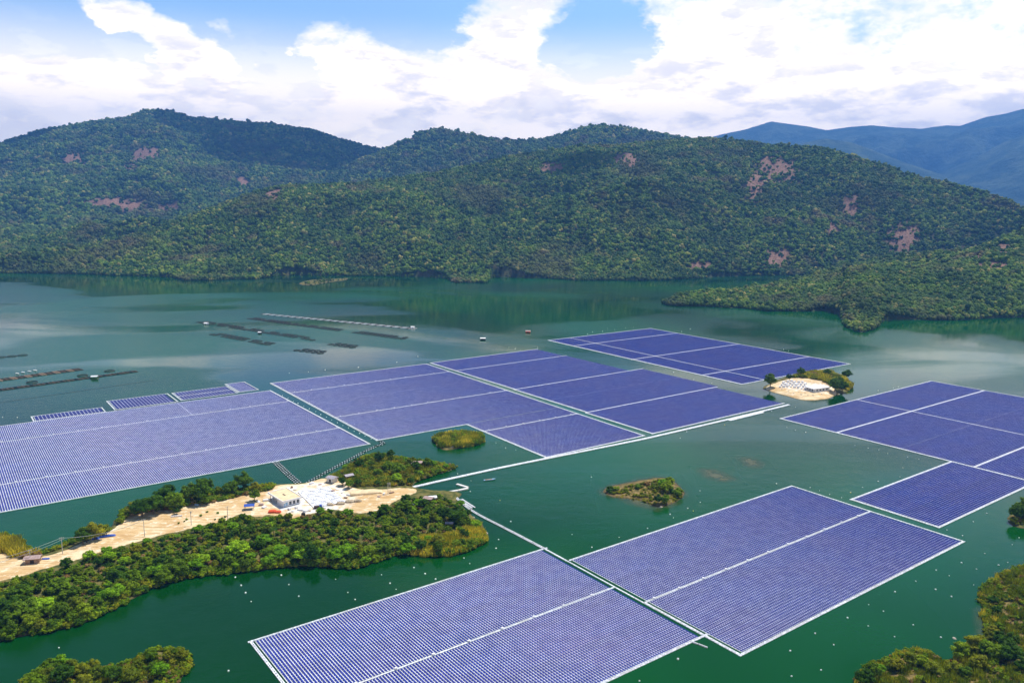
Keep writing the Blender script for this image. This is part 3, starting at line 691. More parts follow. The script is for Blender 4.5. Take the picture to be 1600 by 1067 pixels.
island('solar_array', 'blue floating solar array right of the narrow central channel', 53.44,
       [(309.4, 412, -520, -485.2), (309.2, 413.4, -484.2, -448.4), (309.2, 413.4, -448.4, -412.9), (308.4, 425.6, -411.9, -376.6), (308.4, 425.6, -376.6, -341.4), (307.2, 421.4, -340.4, -288.1)],
       [(-520.5, 308.8, 412.6, 2.0), (-484.7, 308.8, 413.6, 1.7), (-412.4, 307.6, 427, 1.9), (-340.9, 307, 424, 1.9), (-287.6, 306.2, 421.8, 2.2)],
       [(308.7, -520.8, -412.4, 2.1), (307.8, -412.3, -341, 2.1), (306.6, -340.8, -287.5, 2.1)], GA, 0, boxes=False, detail_rest=True)
island('solar_array', 'farthest floating solar array, a long blue rectangle before the small building island', 54.52,
       [(438.6, 462.2, -557.7, -523.8), (462.9, 564.6, -557.7, -523.8), (438.6, 462.2, -522.8, -487.2), (462.9, 564.6, -522.8, -487.2), (438.6, 462.2, -487.2, -451.4), (462.9, 564.6, -487.2, -451.4), (438.6, 462.2, -450.4, -415.2), (462.9, 564.6, -450.4, -415.2), (438.6, 462.2, -415.2, -380.5), (462.9, 564.6, -415.2, -380.5), (438.6, 462.2, -379.5, -345.2), (462.9, 564.6, -379.5, -345.2)],
       [(-558.3, 437.4, 565.4, 2.2), (-523.3, 437.4, 565.4, 2.4), (-450.9, 437.4, 565.4, 2.4), (-380.0, 437.4, 565.4, 2.4), (-344.7, 437.4, 565.4, 2.2)],
       [(437.6, -558.4, -344.6, 2.8), (462.5, -557.8, -345, 1.6), (565.2, -558, -344.8, 2.0)], GA, 0, boxes=False, detail_rest=False)
# older, darker strips moored behind the left array
def quad_island(label, a, b, c, yawdeg=53.81, dark=True, wd=1.2):
    """a,b: px of the far-left and far-right corner (along s), c: px of a corner on the near side"""
    yaw = R(yawdeg); s0, t0 = st(*a, yaw); s1, _ = st(*b, yaw); _, t1 = st(*c, yaw); s0, s1 = sorted((s0, s1)); t0, t1 = sorted((t0, t1))
    return s0/K, s1/K, t0/K, t1/K
ga2 = 'small older solar arrays behind the pale left array'
for lab, a, b, c in (('narrow dark solar array strip behind the left end of the pale array', (49, 651), (158, 636), (60, 661)),
                     ('dark solar array strip with bold stripes behind the pale array', (167, 627), (262, 615.5), (282, 627)),
                     ('two thin dark solar strips side by side behind the pale array', (269, 614.5), (354, 604), (372, 614)),
                     ('small pale solar block at the far corner of the left group', (352, 600.5), (381, 596.5), (404, 609))):
    s0, s1, t0, t1 = quad_island(lab, a, b, c); t1 = min(t1, -503.2)
    if lab.startswith('two'):
        m = (t0+t1)/2; secs = [(s0+.8, s1-.5, t0+.5, m-.8), (s0+.8, s1-.5, m+.8, t1-.4)]
        aw = [(t0, s0, s1, 1.2), (m, s0, s1, 1.5), (t1, s0, s1, 1.1)]
    else: secs = [(s0+.8, s1-.5, t0+.6, t1-.5)]; aw = [(t0, s0, s1, 1.2), (t1, s0, s1, 1.1)]
    island('solar_array', lab, 53.81, secs, aw, [(s0, t0, t1, 1.4), (s1, t0, t1, 1.1)], ga2, 300, boxes=False, dark='pale' not in lab.split(' behind')[0])

# ------------------------------------------------------------------ land
def smooth_poly(pts, it=2):
    p = [Vector((a.x, a.y)) for a in pts]
    for _ in range(it):
        q = []
        for i in range(len(p)): a, b = p[i], p[(i+1) % len(p)]; q += [a*.75+b*.25, a*.25+b*.75]
        p = q
    return np.array([(a.x, a.y) for a in p])
def sdist(x, y, poly):
    """signed distance, positive inside"""
    a = poly; b = np.roll(poly, -1, 0); d = np.full(x.shape, 1e9); ins = np.zeros(x.shape, bool)
    for (ax, ay), (bx, by) in zip(a, b):
        ex, ey = bx-ax, by-ay; L = ex*ex+ey*ey+1e-9; t = np.clip(((x-ax)*ex+(y-ay)*ey)/L, 0, 1)
        d = np.minimum(d, (x-ax-t*ex)**2+(y-ay-t*ey)**2)
        c = ((ay > y) != (by > y)); xi = ax+(y-ay)*ex/(ey if abs(ey) > 1e-9 else 1e-9); ins ^= c & (x < xi)
    d = np.sqrt(d); return np.where(ins, d, -d)
def polyworld(px, z=0): return smooth_poly([P(x, y, z) for x, y in px])
class Land:
    def __init__(s, name, label, shore, maxh, slope, cell, sand=(), dry=0.0, flat=(), seed=0, rough=.5):
        s.poly = polyworld(shore); s.maxh = maxh; s.slope = slope; s.seed = seed; s.rough = rough
        s.flat = [(polyworld(f, h), h) for f, h in flat]; s.sand = [polyworld(f, 2) for f in sand]
        lo = s.poly.min(0)-6; hi = s.poly.max(0)+6; nx = int((hi[0]-lo[0])/cell)+2; ny = int((hi[1]-lo[1])/cell)+2
        x, y = np.meshgrid(np.linspace(lo[0], hi[0], nx), np.linspace(lo[1], hi[1], ny)); z = s.h(x, y)
        i = np.arange(nx*ny).reshape(ny, nx); q = np.stack([i[:-1, :-1], i[:-1, 1:], i[1:, 1:], i[1:, :-1]], -1).reshape(-1, 4)
        q = q[z.ravel()[q].max(1) > -.8]; V = np.stack([x, y, z], -1).reshape(-1, 3); used = np.unique(q); rm = np.zeros(len(V), int); rm[used] = np.arange(len(used))
        sa = np.zeros(x.shape)
        for f in s.sand: sa = np.maximum(sa, np.clip(.5+sdist(x, y, f)/3.0, 0, 1))
        dr = np.clip(np.full(x.shape, dry)+(fbm(x, y, 14, 3, .5, seed)-.5)*1.4*min(1, dry*3), 0, 1)
        o = link(name, npmesh(name, V[used], rm[q], [M_LAND], None, True, {'white': np.max([np.clip(.5+sdist(x, y, f)/8.0, 0, 1) for f, _ in s.flat] or [np.zeros(x.shape)], 0).ravel()[used], 'sand': sa.ravel()[used], 'dry': dr.ravel()[used]})); tag(o, label, kind='structure')
    def h(s, x, y):
        x = np.asarray(x, float); y = np.asarray(y, float)
        d = sdist(x, y, s.poly)+(fbm(x, y, 9, 3, .5, s.seed+2)-.5)*2.4
        z = np.where(d < 0, d*.35, s.maxh*(1-np.exp(-np.clip(d, 0, 999)*s.slope/s.maxh)))
        n = (fbm(x, y, 22, 4, .5, s.seed)-.5)*s.rough*2*np.clip(d/6, 0, 1); z = z+n
        for f, hh in s.flat:
            w_ = np.clip(.5+sdist(x, y, f)/5.0, 0, 1); w_ = w_*w_*(3-2*w_); z = z*(1-w_)+hh*w_
        return z
    def at(s, px, py):
        z = 0.0
        for _ in range(5): p = P(px, py, z); z = float(s.h(np.array([p.x]), np.array([p.y]))[0])
        return Vector((p.x, p.y, z))
def inpoly(px, poly):
    x, y = px; c = False; n = len(poly)
    for i in range(n):
        (ax, ay), (bx, by) = poly[i], poly[(i+1) % n]
        if (ay > y) != (by > y) and x < ax+(y-ay)*(bx-ax)/(by-ay): c = not c
    return c
SAND = [(-140, 905), (-60, 880), (0, 858), (30, 864), (55, 872), (80, 868), (104, 860), (132, 848), (160, 838), (182, 826), (192, 810), (214, 801), (252, 797), (285, 789), (330, 784), (385, 772), (408, 771), (418, 762), (450, 756), (470, 758), (495, 748), (520, 743), (536, 752), (552, 766), (590, 768), (626, 764), (652, 762), (650, 772), (622, 782), (602, 796), (572, 806), (545, 803), (520, 795), (485, 804), (462, 812), (440, 812), (420, 806), (405, 812), (372, 803), (355, 818), (320, 822), (282, 832), (250, 838), (226, 846), (200, 852), (170, 862), (140, 870), (104, 882), (62, 893), (30, 904), (0, 910), (-120, 950)]
PEN = Land('peninsula', 'wooded peninsula with a bare sandy road running along it', [(-260, 1010), (-200, 870), (-100, 838), (-20, 836), (25, 842), (40, 860), (62, 870), (100, 853), (128, 843), (160, 832), (178, 818), (190, 796), (215, 784), (260, 776), (320, 770), (370, 764), (400, 760), (425, 757), (450, 756), (480, 755), (500, 747), (512, 748), (530, 741), (546, 728), (562, 717), (590, 709), (620, 715), (660, 722), (700, 727), (716, 729), (704, 735), (672, 744), (640, 758), (655, 764), (690, 766), (726, 770), (712, 782), (728, 798), (752, 815), (762, 836), (752, 853), (722, 863), (690, 871), (640, 863), (600, 872), (572, 884), (540, 888), (500, 884), (460, 884), (420, 888), (380, 893), (330, 898), (290, 903), (252, 912), (222, 926), (190, 945), (160, 958), (130, 974), (90, 984), (40, 992), (-20, 1006), (-120, 1050), (-220, 1100)],
           3.2, .45, 1.5, [SAND], 0, [([(415, 764), (520, 748), (560, 775), (540, 800), (430, 806)], 2.6)], 1)
ISL_REED = Land('reed_islet', 'low islet overgrown with tall reeds beside the notch of the middle array', [(676, 684), (690, 677), (720, 674), (745, 676), (760, 684), (757, 692), (735, 698), (708, 702), (693, 704), (682, 696)], 1.0, .3, .9, [], .3, (), 2)
ISL_BARE = Land('bare_islet', 'small brown islet with sparse bushes in open water', [(938, 768), (950, 760), (975, 755), (1000, 750), (1030, 745), (1052, 750), (1066, 764), (1072, 772), (1060, 782), (1042, 790), (1024, 793), (1010, 785), (985, 779), (955, 776)], .9, .16, .8, [], .85, (), 3, .25)
SANDC = [(1190, 606), (1215, 597), (1240, 592), (1275, 594), (1300, 603), (1310, 616), (1290, 625), (1260, 627), (1225, 618)]
ISL_BLD = Land('building_islet', 'small sandy island with a white building and brown scrub', [(1188, 607), (1205, 599), (1222, 590), (1245, 584), (1272, 580), (1300, 583), (1322, 590), (1332, 600), (1328, 611), (1308, 617), (1295, 623), (1272, 626), (1250, 625), (1230, 619), (1208, 613)], 4.5, .40, 1.3, [SANDC], .35, [([(1212, 600), (1240, 596), (1296, 600), (1300, 612), (1262, 613), (1225, 607)], 3.6)], 4)
ISL_RIGHT = Land('tree_islet', 'tiny wooded islet cut by the right edge', [(1572, 812), (1580, 798), (1600, 790), (1640, 790), (1660, 805), (1640, 825), (1600, 826), (1582, 822)], 1.6, .4, .8, [], .1, (), 5)
BANK = Land('grassy_bank', 'grassy bank with dry brown slopes in the lower right corner', [(1336, 1072), (1345, 1052), (1372, 1036), (1400, 1022), (1430, 1018), (1452, 1020), (1474, 1038), (1490, 1032), (1512, 1008), (1535, 1002), (1543, 985), (1538, 960), (1530, 938), (1540, 915), (1560, 902), (1585, 890), (1620, 880), (1900, 860), (2050, 1000), (2000, 1220), (1500, 1230), (1330, 1180), (1325, 1110)], 14, .34, 1.2, [], .75, (), 6, 1.0)
ISL_LEFT = Land('near_islet', 'bushy islet with pale rocks in the lower left corner', [(0, 1095), (25, 1070), (60, 1050), (90, 1040), (130, 1040), (170, 1044), (205, 1036), (228, 1020), (262, 1014), (290, 1018), (298, 1030), (290, 1050), (272, 1072), (240, 1110), (120, 1160), (-60, 1160)], 2.2, .4, 1.0, [], .35, (), 7)
ISL_FAR = Land('far_islet', 'thin low islet near the far shore', [(464, 443), (480, 438), (500, 436.5), (530, 435.5), (546, 434.5), (540, 438.5), (515, 441), (490, 446), (472, 446)], 1.2, .12, 4, [], .2, (), 8, .2)
# muddy shallows showing through the water
def shoal(px, label, z=.02):
    poly = polyworld(px); lo = poly.min(0)-3; hi = poly.max(0)+3; c = 1.5; nx = int((hi[0]-lo[0])/c)+2; ny = int((hi[1]-lo[1])/c)+2
    x, y = np.meshgrid(np.linspace(lo[0], hi[0], nx), np.linspace(lo[1], hi[1], ny)); d = sdist(x, y, poly)+(fbm(x, y, 12, 3)-.5)*6
    i = np.arange(nx*ny).reshape(ny, nx); q = np.stack([i[:-1, :-1], i[:-1, 1:], i[1:, 1:], i[1:, :-1]], -1).reshape(-1, 4)
    V = np.stack([x, y, np.full(x.shape, z)], -1).reshape(-1, 3)
    tag(link('shallows', npmesh('shallows', V, q, [M_SHOAL], None, False, {'fade': np.clip(d/9, 0, 1).ravel()*.85})), label, kind='structure')
shoal([(925, 768), (960, 752), (1040, 738), (1080, 765), (1075, 785), (1030, 802), (1010, 796), (960, 784)], 'brown shallows round the bare islet')
shoal([(1080, 733), (1105, 728), (1150, 742), (1160, 752), (1130, 757), (1100, 748)], 'brownish shallow patch in the open water')
shoal([(1145, 715), (1175, 710), (1205, 725), (1190, 735), (1155, 727)], 'second brownish shallow patch further out')
shoal([(1515, 1010), (1524, 940), (1545, 898), (1600, 872), (1640, 880), (1560, 930), (1550, 1010)], 'brown shallows along the grassy bank')

# ------------------------------------------------------------------ plants
TREES = {}
def variants(key, m, n, **k):
    return [(leaf_crown('%s_crown_%d' % (key, i), 300+hash_(key)+i, m, **k)) for i in range(n)]
def hash_(s): return sum(ord(c)*(i+3) for i, c in enumerate(s)) % 5000
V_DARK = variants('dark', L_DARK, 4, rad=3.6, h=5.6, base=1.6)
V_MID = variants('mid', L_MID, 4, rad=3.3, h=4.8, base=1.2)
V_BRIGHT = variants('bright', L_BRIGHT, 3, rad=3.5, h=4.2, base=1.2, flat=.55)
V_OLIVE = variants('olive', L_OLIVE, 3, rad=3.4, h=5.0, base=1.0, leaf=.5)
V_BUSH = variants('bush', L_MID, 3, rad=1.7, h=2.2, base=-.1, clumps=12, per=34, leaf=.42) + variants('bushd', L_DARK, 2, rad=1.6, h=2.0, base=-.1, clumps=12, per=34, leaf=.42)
V_OBUSH = variants('obush', L_OLIVE, 3, rad=1.6, h=1.8, base=-.1, clumps=12, per=34, leaf=.40) + variants('drybush', L_DRY, 1, rad=1.5, h=1.6, base=-.1, clumps=9, per=26, leaf=.34)
V_REED = [blade_clump('reed_clump_%d' % i, 40+i, L_GOLD) for i in range(3)] + [blade_clump('green_reed_clump_%d' % i, 50+i, L_OLIVE) for i in range(2)]
V_GRASS = [blade_clump('grass_clump_%d' % i, 60+i, L_GOLD, 60, 1.2, .9, .06) for i in range(2)] + [blade_clump('grass_clump_g_%d' % i, 70+i, L_OLIVE, 60, 1.2, .9, .06) for i in range(2)]
TR = [trunk_mesh('trunk_%d' % i, i) for i in range(4)]
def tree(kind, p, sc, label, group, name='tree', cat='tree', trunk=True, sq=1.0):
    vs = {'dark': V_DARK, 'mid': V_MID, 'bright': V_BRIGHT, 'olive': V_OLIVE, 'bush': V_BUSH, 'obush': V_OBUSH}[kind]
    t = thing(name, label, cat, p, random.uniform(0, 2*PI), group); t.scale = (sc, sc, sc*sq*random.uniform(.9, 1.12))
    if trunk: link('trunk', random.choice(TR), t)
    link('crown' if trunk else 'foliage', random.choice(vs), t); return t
def place_px(land, poly, n, mind, seed, rej=()):
    """random feet inside a picture-plane outline, laid on the land, at least mind metres apart"""
    r = random.Random(seed); out = []; xs = [a for a, _ in poly]; ys = [b for _, b in poly]; pts = []; tries = 0
    # sample uniformly over the ground, not over the picture
    c = [P(a, b) for a, b in poly]; x0, x1 = min(q.x for q in c), max(q.x for q in c); y0, y1 = min(q.y for q in c), max(q.y for q in c)
    while len(out) < n and tries < n*60:
        tries += 1; x, y = r.uniform(x0, x1), r.uniform(y0, y1); px = project(x, y, 2.0)
        if not inpoly(px, poly) or any(inpoly(px, q) for q in rej): continue
        if any((x-a)**2+(y-b)**2 < mind*mind for a, b in pts): continue
        pts.append((x, y)); out.append((x, y))
    if not out: return []
    a = np.array(out); z = land.h(a[:, 0], a[:, 1]); return [Vector((x, y, float(h))) for (x, y), h in zip(out, z) if h > .05]
# the grove on the camera side of the road
GROVE = [(-60, 950), (0, 918), (62, 900), (104, 890), (140, 878), (200, 858), (250, 845), (320, 830), (370, 812), (400, 818), (430, 812), (470, 812), (520, 803), (575, 812), (610, 798), (650, 780), (690, 778), (712, 790), (735, 808), (750, 830), (735, 850), (690, 862), (640, 856), (600, 866), (570, 876), (500, 878), (420, 882), (330, 892), (252, 904), (200, 928), (130, 962), (60, 978), (-20, 995), (-80, 1010)]
GR_W = [(-60, 985), (60, 968), (130, 950), (200, 916), (252, 892), (330, 880), (420, 870), (500, 866), (570, 864), (650, 852), (735, 855), (690, 872), (600, 880), (500, 890), (380, 898), (260, 915), (200, 938), (130, 975), (40, 995), (-20, 1005)]
used_t = []
def zone(x):
    for lim, t in ((60, 'below the rusty tin hut'), (125, 'below the pole with the cables'), (205, 'below the blue tarp strip'), (265, 'below the white patch of the sandy bend'), (330, 'below the pole with the lamp box'), (395, 'below the blue shelter'), (450, 'below the white house'), (510, 'below the white foundation'), (570, 'below the gravel heaps'), (635, 'below the earth mound')):
        if x < lim: return t
    return 'near the tip of the peninsula'
def grove(n, mind, seed, poly, kinds, lab, group, smin=.55, smax=1.05, land=None, avoid=3.2, rej=(), **k):
    c = 0
    for p in place_px(land or PEN, poly, n, mind, seed, rej):
        if any((p.x-a)**2+(p.y-b)**2 < avoid**2 for a, b in used_t): continue
        kd = random.choice(kinds); used_t.append((p.x, p.y)); sc_ = random.uniform(smin, smax); tree(kd, p, sc_, ('small ' if sc_ < smin+.33*(smax-smin) else 'middling ' if sc_ < smin+.66*(smax-smin) else 'large ')+lab % {'dark': 'dark green', 'mid': 'mid green', 'bright': 'bright yellow-green', 'olive': 'olive green', 'bush': 'green', 'obush': 'olive'}[kd]+' '+zone(project(p.x, p.y, p.z)[0]), group, **k); c += 1
    return c
# tall single trees on the north side of the road (positions read off the photograph)
for (x, y, kd, sc, lab) in ((207, 803, 'olive', 1.0, 'olive tree at the left end of the row behind the road'), (222, 806, 'dark', 1.25, 'dark tree in the clump above the sandy bend'), (240, 803, 'dark', 1.3, 'broad dark tree, second in the clump above the sandy bend'), (256, 792, 'dark', 1.35, 'tallest dark tree of the clump above the road'), (272, 796, 'mid', 1.35, 'round mid green tree in front of the dark clump'), (262, 780, 'dark', 1.1, 'dark tree at the back of the clump by the water'),
                         (298, 784, 'dark', 1.25, 'dark tree left of the widest crown behind the road'), (318, 784, 'dark', 1.6, 'widest dark crown behind the middle of the road'), (322, 788, 'mid', .8, 'low green tree at the foot of the widest crown'), (340, 775, 'olive', .8, 'olive shrub tree right of the widest crown'), (362, 772, 'mid', 1.15, 'slim tree standing before the lake near the blue shelter'), (380, 766, 'dark', 1.25, 'dark feathery tree behind the blue shelter'), (398, 768, 'olive', .8, 'olive tree between blue shelter and the white house'), (398, 782, 'dark', .75, 'dark bush-like tree just right of the blue shelter'),
                         (136, 847, 'olive', 1.2, 'brownish green tree beside the blue tarp strip'), (148, 843, 'olive', 1.25, 'spreading olive tree above the blue tarp strip'), (130, 850, 'dark', .9, 'dark small tree left of the blue tarp strip'), (166, 836, 'olive', .8, 'low olive tree right of the blue tarp strip'), (276, 803, 'dark', .5, 'small dark tree on the sandy bend'),
                         (282, 797, 'dark', .45, 'small shade tree standing alone on the sand')):
    p = PEN.at(x, y); used_t.append((p.x, p.y)); tree(kd, p, sc*1.35 if sc > .55 else sc, lab, 'single trees north of the sandy road')
for (x, y, sc, lab) in ((710, 818, 1.9, 'broad dark green tree near the tip of the peninsula'), (632, 800, 1.4, 'dark tree where the grove meets the sandy end'), (600, 805, 1.2, 'dark tree below the bare earth mound'), (655, 792, 1.1, 'green tree beside the landing'), (720, 790, .8, 'rounded tree right of the pink shed')):
    p = PEN.at(x, y); used_t.append((p.x, p.y)); tree('dark' if sc > 1.15 else 'bright', p, sc, lab, 'single trees at the tip of the peninsula', sq=.8)
for (x, y, sc) in ((12, 965, 1.5), (38, 968, 1.6), (60, 960, 1.6), (95, 925, 1.3), (250, 900, 1.3), (268, 897, 1.3), (372, 868, 1.45), (438, 872, 1.35), (470, 876, 1.2), (545, 868, 1.3), (340, 872, 1.0), (185, 905, 1.1), (575, 872, 1.2), (30, 935, 1.2), (412, 850, 1.1), (600, 862, 1.2)):
    p = PEN.at(x, y); used_t.append((p.x, p.y)); tree(random.choice(['bright', 'bright', 'mid', 'dark']), p, sc*1.25, 'tall leafy tree in the grove '+zone(x), 'large trees of the grove', sq=.75)
palm_m = [palm_crown('palm_crown_%d' % i, i, L_DARK) for i in range(2)]
for (x, y, lab) in ((428, 842, 'palm with drooping fronds in the middle of the grove'), (490, 850, 'palm half hidden in the grove right of the other palm')):
    p = PEN.at(x, y); used_t.append((p.x, p.y)); t = thing('palm_tree', lab, 'palm', p, random.uniform(0, 6)); b = MB(); b.lathe([(.28, -.4), (.22, 3), (.18, 6.6)], 7); b.build('trunk', M_TRUNK, t); link('crown', random.choice(palm_m), t, (0, 0, 6.5))
n1 = grove(120, 5.0, 21, GR_W, ['mid', 'bright', 'mid', 'dark', 'olive'], '%s tree at the water line', 'grove trees along the near water line', .7, 1.35)
n2 = grove(175, 4.6, 22, GROVE, ['dark', 'mid', 'mid', 'dark', 'olive', 'bright'], '%s tree between road and shore', 'orchard trees between road and shore', .45, 1.0)
def rim(land, name, label, x0, x1, y0, y1, step, inset, vs, smin, smax, seed):
    r_ = np.random.default_rng(seed); pts = []; P_ = land.poly
    for a, b in zip(P_, np.roll(P_, -1, 0)):
        L = np.hypot(*(b-a)); n = np.array([-(b-a)[1], (b-a)[0]])/max(L, 1e-6)
        for k in range(int(L/step+r_.uniform())):
            f = r_.uniform(); q = a+(b-a)*f; q = q+n*r_.uniform(-.8, inset)*rim.side.get(name, 1); px, py = project(q[0], q[1], 0)
            if x0 < px < x1 and y0 < py < y1: pts.append((q[0], q[1], max(-.1, float(land.h(np.array([q[0]]), np.array([q[1]]))[0]))))
    if pts: scatter(name, pts, r_.uniform(smin, smax, len(pts)), vs, label, seed)
def area(p): return .5*np.sum(p[:, 0]*np.roll(p[:, 1], -1)-np.roll(p[:, 0], -1)*p[:, 1])
rim.side = {}
def rimx(land, name, *a): rim.side[name] = 1 if area(land.poly) > 0 else -1; rim(land, name, *a)
rimx(PEN, 'water_edge_bushes', 'bushes overhanging the near water line of the peninsula', -40, 765, 838, 1020, .8, 4.0, V_BUSH+V_OBUSH[:3], .8, 1.7, 61)
rimx(ISL_LEFT, 'islet_edge_bushes', 'bushes round the edge of the near left islet', 0, 300, 1000, 1070, .8, 3.0, V_BUSH[:3]+V_OBUSH, .6, 1.2, 62)
rimx(BANK, 'bank_edge_bushes', 'bushes along the water line of the lower right bank', 1330, 1601, 880, 1080, .7, 4.0, V_OBUSH+V_BUSH[:2]+V_REED[:1], .6, 1.2, 63)
rimx(PEN, 'hook_edge_bushes', 'scrub along the water line of the hooked point', 520, 720, 700, 752, 1.1, 3.0, V_OBUSH+V_BUSH[:2], .6, 1.2, 64)
und = place_px(PEN, GROVE, 1500, 1.7, 23)
scatter('undergrowth', [tuple(p) for p in und], np.random.default_rng(1).uniform(.7, 1.5, len(und)), V_BUSH+V_OBUSH, 'tangled undergrowth filling the grove between the trees', 24)
NSH = [(185, 824), (190, 798), (215, 788), (260, 780), (320, 774), (400, 762), (428, 758), (430, 764), (400, 774), (380, 776), (330, 788), (300, 790), (282, 794), (270, 800), (250, 800), (215, 804), (192, 812)]
und = place_px(PEN, NSH, 330, 1.8, 25); scatter('shore_bushes', [tuple(p) for p in und], np.random.default_rng(2).uniform(.8, 1.7, len(und)), V_BUSH[:2]+V_OBUSH, 'bushes lining the far side of the sandy road', 26)
HOOK = [(514, 745), (535, 730), (556, 719), (584, 712), (620, 717), (660, 723), (706, 729), (700, 735), (668, 744), (640, 757), (600, 766), (560, 764), (540, 752)]
HRED = [(520, 742), (552, 742), (552, 752), (520, 756)]
grove(34, 5.5, 71, HOOK, ['mid', 'olive', 'olive', 'bright', 'dark'], '%s tree on the hooked point', 'small trees of the hooked point', .4, .85, rej=([(500, 735), (556, 735), (560, 760), (500, 760)],))
und = place_px(PEN, HOOK, 420, 1.9, 27); scatter('hook_scrub', [tuple(p) for p in und], np.random.default_rng(3).uniform(.8, 1.7, len(und)), V_BUSH[:3]+V_OBUSH+V_OBUSH+V_REED[3:], 'mixed scrub on the hooked end of the peninsula', 28)
und = place_px(PEN, HOOK, 330, 2.2, 29); scatter('hook_grass', [tuple(p) for p in und], np.random.default_rng(3).uniform(.7, 1.3, len(und)), V_REED, 'tall golden grass on the hooked end of the peninsula', 30)
for (x, y, kd, sc, lab) in ((594, 722, 'dark', .8, 'upright dark tree on top of the hooked point'), (560, 732, 'dark', .75, 'dark bushy tree at the left of the hooked point'), (622, 742, 'mid', 1.0, 'wide green tree in the middle of the hooked point'), (606, 735, 'mid', .8, 'mid green tree beside the wide one on the hooked point'), (650, 734, 'dark', .7, 'dark tree in front of the shed on the hooked point'), (668, 730, 'dark', .7, 'dark tree right of the shed on the hooked point'), (640, 728, 'olive', .7, 'olive tree behind the shed on the hooked point'), (620, 754, 'bright', .8, 'bright green tree beside the double pole'), (590, 744, 'mid', .7, 'low tree above the sandy end of the road'), (545, 762, 'mid', .7, 'tree beside the tin sheds'), (535, 758, 'dark', .6, 'small dark tree below the tin sheds'), (574, 722, 'mid', .7, 'green tree on the rise of the hooked point')):
    tree(kd, PEN.at(x, y), sc*1.4, lab, 'trees on the hooked point')
TIPG = [(640, 862), (690, 868), (722, 860), (752, 850), (760, 836), (745, 820), (722, 832), (690, 842), (655, 842), (630, 852)]
und = place_px(PEN, TIPG, 260, 1.7, 31); scatter('tip_grass', [tuple(p) for p in und], np.random.default_rng(5).uniform(.9, 1.7, len(und)), V_REED[:3]+V_OBUSH[:1], 'golden tall grass along the rounded tip of the peninsula', 32)
WEST = [(-60, 850), (0, 842), (28, 846), (38, 862), (60, 872), (56, 880), (30, 870), (0, 864), (-60, 880)]
und = place_px(PEN, WEST, 120, 2.0, 33); scatter('reed_bed', [tuple(p) for p in und], np.random.default_rng(6).uniform(1.2, 2.2, len(und)), V_REED[:3]+V_OBUSH[3:], 'brown reed bed beside the sandy track at the left edge', 34)
# reed islet
und = place_px(ISL_REED, [(678, 684), (690, 679), (720, 676), (745, 678), (758, 685), (752, 691), (735, 696), (708, 699), (690, 698)], 300, 1.5, 35)
scatter('reeds', [tuple(p) for p in und], np.random.default_rng(7).uniform(.6, 2.1, len(und)), V_REED+V_REED[3:]+V_OBUSH[:2]+V_BUSH[:1], 'thick golden green reeds covering the islet', 36)
# bare islet
for (x, y, kd, sc, lab) in ((953, 768, 'bush', 1.5, 'low green bush at the left tip of the bare islet'), (1036, 762, 'bright', .75, 'tall bright shrub on the bare islet'), (1042, 768, 'mid', .9, 'leafy round tree on the bare islet'), (1028, 787, 'dark', .6, 'dark bush at the near edge of the bare islet'), (1040, 786, 'mid', .65, 'green bush beside the dark one at the near edge of the islet'), (1060, 775, 'bush', 1.6, 'bush at the right end of the bare islet'), (997, 763, 'bush', 1.1, 'small bush in the middle of the bare islet'), (1024, 765, 'obush', 1.4, 'dry bush left of the leafy tree on the islet'), (1046, 760, 'mid', .8, 'green tree behind the leafy round tree on the bare islet'), (1012, 758, 'obush', 1.3, 'olive bush beside the pale boulder on the bare islet'), (963, 766, 'bush', 1.0, 'green bush right of the left tip of the bare islet'), (1050, 770, 'bush', 1.3, 'bush between leafy tree and right end of the bare islet')):
    tree(kd, ISL_BARE.at(x, y), sc*1.45, lab, 'plants of the bare islet', trunk=kd not in ('bush', 'obush'), name='tree' if kd not in ('bush', 'obush') else 'shrub', cat='tree' if kd not in ('bush', 'obush') else 'shrub')
und = place_px(ISL_BARE, [(945, 768), (975, 757), (1030, 748), (1066, 766), (1060, 780), (1030, 788), (985, 777)], 260, 1.0, 37)
scatter('dry_grass', [tuple(p) for p in und], np.random.default_rng(8).uniform(.5, 1.1, len(und)), V_GRASS+V_OBUSH[:2], 'dry golden grass on the bare islet', 38)
# building islet
for (x, y, kd, sc, lab) in ((1203, 608, 'dark', 1.6, 'dark round tree alone at the left end of the building island'), (1233, 594, 'dark', .8, 'small dark tree behind the white blocks'), (1252, 588, 'dark', 1.1, 'dark tree at the back of the building island'), (1292, 588, 'dark', 1.0, 'dark tree behind the brown scrub'), (1323, 592, 'dark', 1.3, 'slim tree leaning at the right end of the island'), (1304, 612, 'dark', 1.5, 'dark tree over the right shore of the island'), (1316, 612, 'dark', 1.4, 'broad dark tree at the far right of the island'), (1310, 604, 'dark', 1.2, 'dark tree between scrub and the right shore')):
    tree(kd, ISL_BLD.at(x, y), sc*1.2, lab, 'trees of the building island')
und = place_px(ISL_BLD, [(1236, 592), (1255, 586), (1275, 583), (1300, 585), (1322, 592), (1330, 602), (1322, 610), (1300, 606), (1285, 598), (1262, 594)], 330, 1.8, 39)
scatter('brown_scrub', [tuple(p) for p in und], np.random.default_rng(9).uniform(1.1, 2.3, len(und)), V_OBUSH+V_REED[:2]+V_OBUSH[3:], 'brown dry scrub on the back of the building island', 40)
